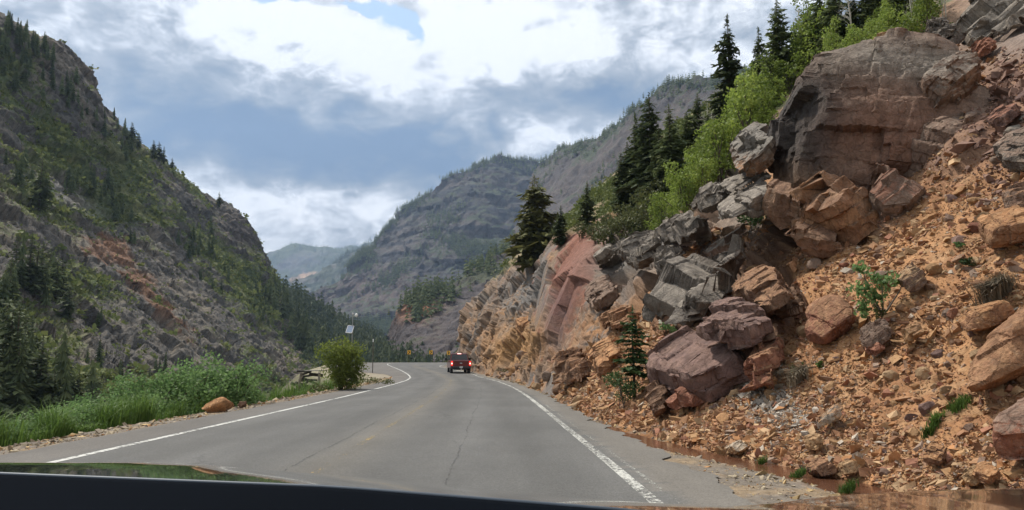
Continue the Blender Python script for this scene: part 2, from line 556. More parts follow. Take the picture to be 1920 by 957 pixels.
# ------------------------------------------------------------------ road layout (plan, metres)
def zr(y):
    y = np.asarray(y, float)
    t = np.clip((y - 62) / 80, 0, 1)
    return 0.85 * t * t * (3 - 2 * t) * 0.6 + 0.85 * t * 0.4
LL = np.array([(-30, -5.6), (0, -5.85), (5, -5.95), (10, -6.1), (20, -6.15), (29, -6.2), (43, -6.55), (52, -7.0), (60, -7.8), (70, -9.3), (80, -11.1), (90, -13.1), (105, -16.2), (118, -18.8), (128, -20.2)])
RL = np.array([(-30, 1.6), (0, 1.5), (7, 1.39), (11, 1.27), (17, 1.05), (24, .8), (31, .5), (40, -.05), (49, -.85), (57, -1.85), (63, -2.7), (70, -3.45), (80, -5.0), (90, -6.9), (100, -9.0), (108, -10.0), (116, -10.0), (122, -8.4), (126, -5.0)])
XF = np.array([(-30, 5.0), (3, 4.9), (8, 4.55), (9.7, 4.35), (11.2, 3.8), (13.5, 3.1), (16.3, 2.55), (20, 2.25), (25, 1.9), (30, 1.65), (43, 1.15), (52, .35), (60, -.6), (70, -2.0), (80, -3.6), (90, -5.2), (100, -6.6), (108, -7.6), (114, -6.5), (122, -1.0), (128, 6)])
def pl(tab, y):
    ys = np.asarray(y, float)
    n = catmull(tab, np.interp(ys.ravel(), tab[:, 0], np.arange(len(tab))))
    return n[:, 1].reshape(ys.shape)
def xl(y): return pl(LL, y)
def xr(y): return pl(RL, y)
def xf(y): return pl(XF, y)
YC = np.array([(-30, 1.2), (60, 1.3), (72, 2.2), (85, 6.5), (100, 8.5), (130, 8.5)])     # paved width left of the white line (pull-out)
def xpl(y): return xl(y) - pl(YC, y)
def xpr(y):
    y = np.asarray(y, float)
    return xr(y) + np.interp(y, (0, 10, 14, 20, 40, 130), (1.0, .95, .9, .8, .7, .6))

def ground_z(X, Y):
    """the road's shelf: gravel shoulders, ditch, drop into the gorge"""
    z0 = zr(Y)
    yl = np.minimum(Y, 128)
    dl = xpl(yl) - X
    dr = X - xpr(yl)
    # far turn: pavement runs to the right between y 124 and 150
    far = Y - 150 + np.where(X > 0, 0, 0)
    z = z0 - 0.02
    gl = np.where(Y < 60, 1.0, 0.8)
    left = np.where(dl > 0, -0.05 * np.clip(dl, 0, 1) - np.clip(dl - gl, 0, 3) * 0.30 - np.clip(dl - gl - 3, 0, 40) * 0.95, 0)
    left = np.maximum(left, -30)
    ditch = -0.30 * np.exp(-((X - (xf(np.minimum(Y, 128)) - 0.42)) / 0.42) ** 2) * np.where(Y < 30, 1, 0.4)
    right = np.where(dr > 0, -0.02 * np.clip(dr, 0, 2) + ditch, 0)
    turn = smooth(Y, 122, 126)
    right = right * (1 - turn)
    farz = -np.clip(far, 0, 3) * 0.12 - np.clip(far - 3, 0, 60) * 0.55
    return np.maximum(z + left + right + farz, -30)

def build_ground():
    ys = np.concatenate((np.linspace(-25, 2, 14), np.geomspace(2.4, 190, 420)))
    u = np.concatenate((-np.geomspace(46, 3.2, 60), np.linspace(-3.1, 0, 50)))         # metres from the paved edge, left
    ur = np.concatenate((np.linspace(0.0, 4.2, 90), np.geomspace(4.4, 40, 16)))
    Yg = ys[:, None]
    yl = np.minimum(ys, 128)
    L = xpl(yl)[:, None] + u[None]
    Rr = xpr(yl)[:, None] + ur[None]
    mid = np.linspace(0, 1, 14)[1:-1]
    M = xpl(yl)[:, None] * (1 - mid) + xpr(yl)[:, None] * mid
    X = np.concatenate((L, M, Rr), 1)
    Y = np.repeat(Yg, X.shape[1], 1)
    Z = ground_z(X.ravel(), Y.ravel()).reshape(X.shape)
    V = np.stack((X, Y, Z), 2).reshape(-1, 3)
    dl = (xpl(np.minimum(V[:, 1], 128)) - V[:, 0]); dr = V[:, 0] - xpr(np.minimum(V[:, 1], 128))
    edge = np.maximum(dl, dr)
    near = smooth(edge, 0.05, 0.4)
    V[:, 2] += near * (fbm(V, 0.5, 4, 5) * 0.05 + fbm(V, 2.5, 3, 9) * 0.10 * smooth(dl, 1, 3))
    n = fbm(V, 0.8, 4, 21)
    grav = np.array((0.175, 0.15, 0.122)); tan = np.array((0.25, 0.185, 0.115)); soil = np.array((0.135, 0.125, 0.075)); wet = np.array((0.085, 0.04, 0.024))
    C = lerp(np.tile(grav, (len(V), 1)), tan, smooth(n, -0.05, 0.22) * 0.8)
    C = lerp(C, np.array((0.15, 0.11, 0.085)), smooth(fbm(V, 0.6, 3, 77), 0.05, .2) * .7 * (dl > 0) * (1 - smooth(dl, .3, .9)))
    C = lerp(C, soil, smooth(dl, 1.4, 2.4))
    isl = (dl > 0) * smooth(V[:, 1], 40, 50)
    C = lerp(C, np.array((0.27, 0.235, 0.175)), isl * 0.7 * (1 - smooth(dl, 2.2, 3.6)))
    C = lerp(C, np.array((0.115, 0.10, 0.075)), isl * smooth(dl, 2.8, 4.2))
    C = lerp(C, np.array((0.14, 0.15, 0.06)), isl * smooth(fbm(V, 1.1, 3, 41), .0, .2) * smooth(dl, .6, 1.4) * .8)
    dd = np.abs(V[:, 0] - (xf(np.minimum(V[:, 1], 128)) - 0.45))
    rust = np.array((0.26, 0.115, 0.035))
    C = lerp(C, rust, (1 - smooth(dd, .35, .85)) * (dr > 0) * (V[:, 1] < 45) * smooth(fbm(V, .5, 3, 31) + .12, -.1, .25))
    C = lerp(C, wet, (1 - smooth(dd + n * .3, .15, .55)) * (dr > 0) * (V[:, 1] < 26))
    C = lerp(C, np.array((0.30, 0.19, 0.11)), smooth(dr, 2.6, 3.4) * (V[:, 1] < 128))
    me = np_mesh('ground', V, grid_faces(*X.shape), True)
    set_col(me, C)
    m = rock_mat('gravel', 0.11, 0.8, 0.03, speck=0.42)
    o = link('ground', me, m); tag(o, kind='structure')
    # one wide sheet below everything, out to the horizon
    q = np.array([(-9000, -3000, -31), (9000, -3000, -31), (9000, 14000, -31), (-9000, 14000, -31)], float)
    v2 = link('valley_floor', np_mesh('valley_floor', q, np.array([(0, 1, 2, 3)])), None)
    set_col(v2.data, np.tile((0.07, 0.08, 0.045), (4, 1)))
    v2.data.materials.append(rock_mat('valley_soil', 9.0, 0.4, 0.5)); tag(v2, kind='structure')

def strip(ys, a, b, n, lift):
    """sheet between x=a(y) and x=b(y), n cells wide"""
    t = np.linspace(0, 1, n + 1)
    X = a[:, None] * (1 - t) + b[:, None] * t
    Y = np.repeat(np.asarray(ys)[:, None], n + 1, 1)
    Z = zr(Y) + lift
    return np.stack((X, Y, Z), 2)

def pave_outline():
    ys = np.concatenate((np.linspace(-25, 2, 8), np.geomspace(2.3, 126, 320)))
    L = np.stack((xpl(ys), ys), 1); Rr = np.stack((xpr(ys), ys), 1)
    return ys, L, Rr

ASPH = {}
def asphalt_mat():
    m, k, b, out = new_mat('asphalt')
    tc = k.n('ShaderNodeTexCoord'); co = tc.outputs['Object']
    at = k.n('ShaderNodeAttribute', attribute_name='tint')
    n1 = k.noise(co, 55, 3, 0.7); n2 = k.noise(k.vec('MULTIPLY', co, (1.6, 0.16, 1)), 1.0, 5, 0.6); n3 = k.noise(co, 0.35, 5, 0.6)
    sp = k.n('ShaderNodeTexVoronoi'); sp.inputs['Scale'].default_value = 60; k.link(co, sp.inputs['Vector'])
    v = k.math('MULTIPLY', k.maprange(n1.outputs['Fac'], 0.25, 0.75, 0.72, 1.28), k.maprange(n2.outputs['Fac'], 0.3, 0.7, 0.88, 1.12))
    v = k.math('MULTIPLY', v, k.maprange(n3.outputs['Fac'], 0.3, 0.7, 0.9, 1.1))
    cellv = k.n('ShaderNodeSeparateColor'); k.link(sp.outputs['Color'], cellv.inputs[0])
    v = k.math('MULTIPLY', v, k.maprange(cellv.outputs[0], 0, 1, 0.8, 1.2))
    # tar-sealed cracks
    wob = k.noise(co, 0.9, 4, 0.6)
    cv = k.n('ShaderNodeTexVoronoi', feature='DISTANCE_TO_EDGE'); cv.inputs['Scale'].default_value = 0.16
    wv = k.vec('ADD', co, k.vec('MULTIPLY', wob.outputs['Color'], (1.6, 1.6, 0))); k.link(wv, cv.inputs['Vector'])
    gate = k.maprange(n3.outputs['Fac'], 0.53, 0.58)
    ck = k.math('MULTIPLY', k.maprange(cv.outputs['Distance'], 0.002, 0.007, 1, 0), gate)
    v = k.math('MULTIPLY', v, k.maprange(ck, 0, 1, 1, 0.78))
    sc = k.n('ShaderNodeVectorMath', operation='SCALE'); k.link(at.outputs['Color'], sc.inputs[0]); k.link(v, sc.inputs['Scale'])
    k.link(sc.outputs[0], b.inputs['Base Color'])
    b.inputs['Roughness'].default_value = 0.82; b.inputs['Specular IOR Level'].default_value = 0.25
    bp = k.n('ShaderNodeBump'); bp.inputs['Strength'].default_value = 0.5; bp.inputs['Distance'].default_value = 0.006
    k.link(n1.outputs['Fac'], bp.inputs['Height']); k.link(bp.outputs[0], b.inputs['Normal'])
    return m

def paint_mat(name, col, wear, sc=9.0, worn_col=(0.12, 0.118, 0.11)):
    m, k, b, out = new_mat(name)
    tc = k.n('ShaderNodeTexCoord'); co = tc.outputs['Object']
    n = k.noise(co, sc, 6, 0.75); n2 = k.noise(co, 0.6, 3, 0.6)
    f = k.math('ADD', n.outputs['Fac'], k.math('MULTIPLY', k.math('SUBTRACT', n2.outputs['Fac'], 0.5), 0.4))
    f = k.maprange(f, wear - 0.04, wear + 0.04)
    c = k.mix(f, worn_col, col)
    k.link(c, b.inputs['Base Color']); b.inputs['Roughness'].default_value = 0.75
    tr = k.n('ShaderNodeBsdfTransparent'); mx = k.n('ShaderNodeMixShader')
    k.link(f, mx.inputs[0]); k.link(tr.outputs[0], mx.inputs[1]); k.link(b.outputs[0], mx.inputs[2]); k.link(mx.outputs[0], out.inputs[0])
    return m

def build_road():
    ys = np.concatenate((np.linspace(-25, 2, 12), np.geomspace(2.2, 126, 360)))
    t = np.linspace(0, 1, 41)
    a, b = xpl(ys), xpr(ys)
    wob = fbm(np.stack((ys * 0, ys, ys * 0 + 3.3), 1), 0.7, 4, 3)
    wob2 = fbm(np.stack((ys * 0 + 8, ys, ys * 0 + 1.3), 1), 0.9, 4, 4)
    b = b + wob * 0.45 * (1 - smooth(ys, 40, 90)); a = a + wob2 * 0.12
    X = a[:, None] * (1 - t) + b[:, None] * t
    Y = np.repeat(ys[:, None], len(t), 1)
    V1 = np.stack((X, Y, zr(Y)), 2).reshape(-1, 3)
    F1 = grid_faces(*X.shape)
    # the bend: from the end row sweep to a section running right behind the cliff
    e0, e1 = np.array((a[-1], 126.0)), np.array((b[-1], 126.0))
    left_c = [e0, (-27.5, 134), (-25, 144), (-16, 149), (0, 150.5), (22, 151), (44, 151)]
    right_c = [e1, (-4.0, 130), (-1, 133), (3, 136), (10, 139.5), (24, 140.5), (44, 140.5)]
    lc = catmull(np.array(left_c, float), 60); rc = catmull(np.array(right_c, float), 60)
    XY = lc[:, None] * (1 - t[None, :, None]) + rc[:, None] * t[None, :, None]
    V2 = np.concatenate((XY, zr(XY[..., 1])[..., None]), 2).reshape(-1, 3)
    V = np.concatenate((V1, V2)); F = np.concatenate((F1, grid_faces(60, 41) + len(V1)))
    y = V[:, 1]; yy = np.minimum(y, 126)
    l, r = xl(yy), xr(yy)
    c = l * .52 + r * .48
    s = (V[:, 0] - l) / (r - l)
    base = np.array((0.104, 0.103, 0.098))
    C = np.tile(base, (len(V), 1))
    wheel = sum(np.exp(-((s - q) / 0.055) ** 2) for q in (0.13, 0.36, 0.63, 0.86))
    C *= (1 - 0.16 * wheel)[:, None]
    C = lerp(C, np.array((0.10, 0.10, 0.097)), np.exp(-((s - 0.745) / 0.05) ** 2) * .35 + np.exp(-((s - 0.25) / 0.05) ** 2) * .35)
    C = lerp(C, np.array((0.135, 0.122, 0.10)), np.exp(-((s - 0.50) / 0.06) ** 2) * .5)
    C = lerp(C, np.array((0.13, 0.115, 0.10)), (s < -.03) * .55)
    C = lerp(C, np.array((0.165, 0.15, 0.128)), (s > 1.03) * .7)
    C *= (1 + 0.25 * fbm(V * (1, .25, 1), 1.6, 3, 55))[:, None]
    me = np_mesh('road', V, F, True); set_col(me, C)
    tag(link('road', me, asphalt_mat()), kind='structure')
    # painted lines
    white = paint_mat('worn_white_paint', (0.47, 0.47, 0.44), 0.43)
    white2 = paint_mat('old_white_paint', (0.47, 0.47, 0.43), 0.49, 16)
    yellow = paint_mat('worn_yellow_paint', (0.36, 0.26, 0.09), 0.585, 14)
    ly = np.concatenate((np.linspace(-5, 2, 5), np.geomspace(2.3, 125.5, 260)))
    def line(name, off, w, mat, y0=-5, y1=125.5, fn=xl, extra=None):
        yy = ly[(ly >= y0) & (ly <= y1)]
        G = strip(yy, fn(yy) + off - w / 2, fn(yy) + off + w / 2, 2, 0.004)
        if extra is not None:
            q = catmull(np.array(extra, float), 40); d = np.gradient(q, axis=0); d /= np.linalg.norm(d, axis=1)[:, None]
            nrm = np.stack((-d[:, 1], d[:, 0]), 1) * w / 2
            A = np.stack((q + nrm, q, q - nrm), 1)
            A = np.concatenate((A, zr(A[..., 1])[..., None] + 0.004), 2)
            G = np.concatenate((G, A), 0)
        me = np_mesh(name, G.reshape(-1, 3), grid_faces(G.shape[0], 3))
        tag(link(name, me, mat), kind='structure')
    line('edge_line', 0, 0.13, white, extra=[(xl(125.6), 125.6), (-20.4, 134), (-17, 141.5), (-9, 146), (3, 147.8), (20, 148.2), (40, 148.2)])
    line('edge_line', 0, 0.13, white2, fn=xr)
    line('edge_line', 0.21, 0.06, paint_mat('faint_white_paint', (0.42, 0.42, 0.38), 0.56, 20), fn=xr, y1=24)
    cfn = lambda y: xl(y) * .515 + xr(y) * .485
    line('center_line', 0.12, 0.10, yellow, fn=cfn)
    line('center_line', -0.12, 0.10, paint_mat('faint_yellow_paint', (0.42, 0.30, 0.10), 0.66, 14), fn=cfn)
    seal = paint_mat('tar_seal', (0.06, 0.06, 0.058), 0.52, 7)
    wv = lambda k_, a_: (lambda y: cfn(y) + a_ + .10 * fbm(np.stack((y * 0 + k_, y, y * 0), 1), 3.0, 4, 300 + k_) + .05 * fbm(np.stack((y * 0 + k_, y, y * 0), 1), .6, 3, 310 + k_))
    line('tar_seam', 0, 0.032, seal, 4, 60, wv(1, -.30))
    line('tar_seam', 0, 0.022, seal, 6, 40, wv(2, 1.75))
    # red-brown seep water lying in the ditch
    wy = np.linspace(6.5, 19, 140)
    xc = xf(wy) - 0.45; half = 0.42 + 0.24 * fbm(np.stack((wy * 0, wy, wy * 0), 1), 1.2, 3, 8)
    half *= smooth(wy, 6.4, 7) * (1 - smooth(wy, 17.5, 19)); half *= np.interp(wy, (7, 9.5, 12, 19), (1.35, 1.35, .9, .6))
    G = strip(wy, xc - half, xc + half, 4, -0.135)
    me = np_mesh('ditch_water', G.reshape(-1, 3), grid_faces(*G.shape[:2]), True)
    m, k, b, out = new_mat('rusty_water')
    b.inputs['Base Color'].default_value = (0.10, 0.045, 0.026, 1); b.inputs['Roughness'].default_value = 0.12
    tc = k.n('ShaderNodeTexCoord'); n = k.noise(tc.outputs['Object'], 9, 4); bp = k.n('ShaderNodeBump'); bp.inputs['Strength'].default_value = 0.25; bp.inputs['Distance'].default_value = 0.02
    k.link(n.outputs['Fac'], bp.inputs['Height']); k.link(bp.outputs[0], b.inputs['Normal'])
    tag(link('ditch_water', me, m), kind='structure')

# ------------------------------------------------------------------ lofted terrain sheets
BVH = {}
def loft(name, rows, nr, nc, mat, disp, colour, back=None, rowt=None, colt=None):
    """rows: list of rows (bottom to top) of control points as 3-D vectors, same count each"""
    A = np.array([[tuple(p) for p in r] for r in rows], float)
    k0, k1 = A.shape[:2]
    G = catmull(A, rowt if rowt is not None else nr, 0)
    G = catmull(G, colt if colt is not None else nc, 1)
    Nn = grid_normals(G)
    V = G.reshape(-1, 3); N = Nn.reshape(-1, 3)
    to_cam = np.array((0, 0, CAMH)) - V
    N = N * np.sign((N * to_cam).sum(1).mean() or 1)
    V2 = disp(V, N)
    F = grid_faces(G.shape[0], G.shape[1])
    me = np_mesh(name, V2, F, True)
    C = colour(V2, V, G.shape[:2])
    set_col(me, np.clip(C, 0.005, 0.9))
    BVH[name] = BVHTree.FromPolygons(V2.tolist(), F.tolist())
    o = link(name, me, mat); tag(o, kind='structure')
    return o

def mesh_up(V, shape):
    """upness of a displaced grid: z of the unit normal"""
    G = V.reshape(shape[0], shape[1], 3)
    n = grid_normals(G)[..., 2].ravel()
    return np.abs(n)

ROCK_GREY = np.array((0.135, 0.130, 0.128)); ROCK_TAN = np.array((0.20, 0.17, 0.135)); ROCK_DARK = np.array((0.055, 0.055, 0.06))
ORANGE = np.array((0.36, 0.17, 0.06)); RED = np.array((0.21, 0.085, 0.058)); GREEN = np.array((0.075, 0.105, 0.028)); DGREEN = np.array((0.032, 0.05, 0.02))
DIRT = np.array((0.345, 0.185, 0.088))

# ---- right-hand slope and road cut
def slope_profile():
    prof = {  # road station y: [(offset from the foot, height), ...]
        2:  [(0, 0), (1, .6), (3, 2.4), (6, 4.8), (10, 8.2), (16, 13), (26, 21), (45, 34)],
        9:  [(0, 0), (1, .6), (3, 2.4), (6, 4.9), (10, 8.4), (16, 13), (26, 21), (45, 34)],
        14: [(0, 0), (1, .6), (3, 2.3), (6, 4.9), (10, 8.6), (16, 13.4), (26, 21), (45, 34)],
        20: [(0, .05), (1, .8), (3, 2.6), (5.5, 5.2), (9, 8.4), (16, 13.2), (26, 16), (45, 15)],
        26: [(0, .05), (1, 1.2), (2.6, 3.2), (5, 5.6), (8.5, 9.6), (15, 14.8), (26, 16), (45, 14)],
        33: [(0, .05), (1, 1.5), (2.4, 4.2), (4.2, 6.2), (7.5, 9.2), (14, 16.2), (26, 17.5), (45, 15)],
        40: [(0, .05), (.9, 2.2), (2.0, 5.6), (3.4, 7.5), (6.5, 9.6), (13, 16.8), (26, 21), (45, 17)],
        47: [(0, .05), (.9, 3.0), (2.0, 7.0), (3.2, 8.8), (6, 10.2), (12, 16.4), (26, 24), (45, 20)],
        56: [(0, .1), (.9, 2.8), (2.0, 6.4), (3.4, 9.0), (6, 11.0), (12, 17.0), (26, 26), (45, 23)],
        68: [(0, .1), (.8, 2.8), (2.0, 6.6), (3.4, 9.6), (6, 12.0), (12, 17.8), (26, 28.5), (45, 26)],
        80: [(0, .2), (.8, 3.2), (2.0, 7.0), (3.4, 10.0), (6, 12.8), (12, 18.0), (26, 29), (45, 28)],
        92: [(0, .3), (.7, 3.6), (1.8, 7.4), (3.2, 10.0), (6, 12.8), (12, 18), (26, 30), (45, 32)],
        101: [(0, .4), (.6, 3.8), (1.6, 7.4), (3.0, 9.4), (6, 12), (12, 17), (26, 30), (45, 34)],
        108: [(0, .4), (.5, 2.6), (1.4, 5.4), (3.0, 7), (6, 9), (12, 13), (26, 24), (45, 40)],
        116: [(0, .3), (1, 1.2), (3, 2.6), (5, 3.4), (8, 4.4), (14, 7), (26, 14), (45, 24)],
        124: [(0, .2), (1, .4), (3, .6), (5, .9), (8, 1.2), (14, 2), (26, 4), (45, 8)],
    }
    return prof

def slope_colour(V2, V, shape):
    px = to_px(V2); y = V[:, 1]; u = V[:, 0] - xf(np.minimum(y, 128)); z = V2[:, 2]
    up = mesh_up(V2, shape)
    n1 = fbm(V2, 1.6, 4, 61); n2 = fbm(V2, 0.5, 3, 62); n3 = fbm(V2, 5, 3, 63)
    C = np.tile(DIRT, (len(V), 1))
    C = lerp(C, np.array((0.25, 0.125, 0.062)), smooth(n1, -.05, .25) * .8)
    C = lerp(C, np.array((0.38, 0.235, 0.125)), smooth(n2, .08, .3) * .6)
    far = smooth(y, 24, 30)
    cl = lerp(np.tile((0.235, 0.165, 0.115), (len(V), 1)), np.array((0.155, 0.135, 0.12)), smooth(n3, -.1, .15))
    cl = lerp(cl, np.array((0.29, 0.17, 0.09)), smooth(n1 + zone(px, 960, 640, 70, 60) * .5 - .12, 0, .25) * .9)
    cl = lerp(cl, np.array((0.33, 0.19, 0.085)), np.clip(zone(px, 965, 650, 60, 34, -30) * 1.2, 0, 1))
    cl = lerp(cl, np.array((0.165, 0.155, 0.145)), np.clip(zone(px, 985, 545, 70, 40, -38) * 1.3, 0, 1) * smooth(n2 + .1, -.1, .1))
    redz = smooth(np.clip(zone(px, 1078, 505, 36, 92, 14) * 1.5, 0, 1.2) + n2 * 1.1 + n1 * .5, .25, .75)
    cl = lerp(cl, np.array((0.215, 0.088, 0.060)), redz * .92)
    cl = lerp(cl, np.array((0.135, 0.075, 0.07)), np.clip(zone(px, 1050, 590, 26, 60, 14) * 1.4, 0, 1) * .8)
    cl = lerp(cl, np.array((0.29, 0.155, 0.075)), np.clip(zone(px, 1150, 630, 70, 60) * 1.3, 0, 1) * smooth(n2 + .15, -.1, .2))
    cl = lerp(cl, np.array((0.17, 0.155, 0.14)), np.clip(zone(px, 1200, 470, 90, 40, -20) * 1.4, 0, 1))
    br = bedrock(px) * (y < 32) * (1 - far)
    bc = lerp(np.tile((0.17, 0.105, 0.078), (len(V), 1)), np.array((0.235, 0.15, 0.10)), smooth(n2 + n1, -.1, .25))
    bc = lerp(bc, np.array((0.16, 0.14, 0.122)), np.clip(zone(px, 1330, 440, 140, 50, -25) * 1.5, 0, 1))
    C = lerp(C, bc, br * .85)
    C = lerp(C, cl, far)
    # grass and soil bench above the cut
    edge_y = np.interp(px[:, 0], (860, 960, 1050, 1110, 1230, 1300, 1440, 1560, 1650, 1740, 1830), (560, 500, 440, 425, 405, 330, 235, 90, 70, 40, -10))
    veg = smooth(edge_y - px[:, 1] + n3 * 60, -4, 14) * smooth(y, 18, 24)
    vc = lerp(np.tile((0.085, 0.105, 0.035), (len(V), 1)), np.array((0.23, 0.185, 0.11)), smooth(n1 + n3, 0.02, .22))
    C = lerp(C, vc, veg)
    grey = zone(px, 1880, 60, 120, 90) * (y > 14)
    C = lerp(C, np.array((0.185, 0.17, 0.155)), np.clip(grey * 1.2, 0, 1) * .85)
    talus = zone(px, 1890, 210, 110, 120)
    C = lerp(C, np.array((0.215, 0.125, 0.088)), np.clip(talus * 1.2, 0, 1) * .75)
    pale = zone(px, 1440, 745, 75, 36, 30)
    C = lerp(C, np.array((0.36, 0.31, 0.25)), np.clip(pale * 1.2, 0, 1) * .8)
    return C

def bedrock(px):
    z = sum(zone(px, *a) for a in ((1215, 500, 110, 70, -20), (1330, 600, 110, 100), (1425, 570, 70, 90), (1300, 700, 85, 55), (1390, 440, 90, 45), (1570, 400, 130, 70), (1770, 240, 110, 110)))
    return smooth(z, .35, .7)

def build_slope():
    prof = slope_profile()
    st = sorted(prof)
    rows = []
    fx = xf(np.array(st, float)); fz = zr(np.array(st, float)) - 0.12
    A = np.array([[(fx[j] + prof[s][i][0], s, fz[j] + prof[s][i][1]) for j, s in enumerate(st)] for i in range(8)])
    # a skirt below the foot
    sk = A[0] + np.array((-0.25, 0, -0.5))
    A = np.concatenate((sk[None], A))
    ysamp = np.concatenate((np.linspace(2, 5, 20)[:-1], np.geomspace(5, 124, 880)))
    colt = np.interp(ysamp, st, np.arange(len(st)))
    rowt = np.concatenate((np.linspace(0, 1, 8)[:-1], np.linspace(1, 5, 330)[:-1], np.linspace(5, 6, 60)[:-1], np.linspace(6, 8, 70)))
    def disp(V, N):
        y = V[:, 1]
        px = to_px(V)
        rock = np.maximum(smooth(y, 25, 31), bedrock(px) * (y < 32))
        h = np.clip(V[:, 2] - zr(y), 0, 50)
        fade = smooth(h, 0.0, 1.2)
        q = V @ np.array(Matrix.Rotation(R(35), 3, 'Y')) * (1, 1, 1.6)
        dirt = fbm(V, 3.0, 4, 7) * 0.40 + fbm(V, 0.55, 4, 8) * 0.10 + crag(V, 0.30, 9) * 0.03
        top = smooth(h, 9.5, 14)
        soft = fbm(V, 7, 3, 12) * 1.3 * rock
        W = V + N * ((dirt * (1 - rock) + fbm(V, .4, 3, 6) * .05 * rock) * (0.25 + 0.75 * fade) + soft * fade)[:, None]
        T = np.array(Matrix.Rotation(R(28), 3, 'Y'))
        Q, NQ = W @ T.T, N @ T.T
        Q = facetize(Q, NQ, 5.5, 3, .6, .18, (1, 1, 1.5), .04)
        Q = jointize(Q, NQ, 3.0, 4, .8, .16, .09, (1.1, 1.6, .8), (10, 18, -12), .03, wob=.3)
        Q1 = facetize(Q, NQ, 1.5, 15, .78, .24, (1, 1, 1.4), .09)
        red = np.clip(np.clip(zone(px, 1072, 510, 40, 95, 14) * 1.7, 0, 1) + zone(px, 1046, 600, 30, 60, 14), 0, 1)[:, None]
        Q2 = jointize(Q1, NQ, .75, 5, .7, .2, .10, (1.4, 1.2, .8), (14, 32, -8), .04, wob=.35)
        m = smooth(fbm(V, 3.0, 3, 19), -.12, .12)[:, None]
        Q = Q1 * (1 - m) + Q2 * m
        Q = facetize(Q, NQ, .34, 6, .6, .3, (1, 1, 1.5), .10)
        sm = facetize(W @ T.T + NQ * .7, NQ, 2.6, 8, .7, .1, (1, 1, .5), .05)
        Q = Q * (1 - red * .93) + sm * red * .93
        W2 = Q @ T
        w = (rock * (1 - top * .75) * (.3 + .7 * fade))[:, None]
        return W * (1 - w) + W2 * w
    loft('hillside', list(A), 0, 0, rock_mat('slope_soil', 0.22, 0.75, 0.05, speck=0.33), disp, slope_colour, rowt=rowt, colt=colt)

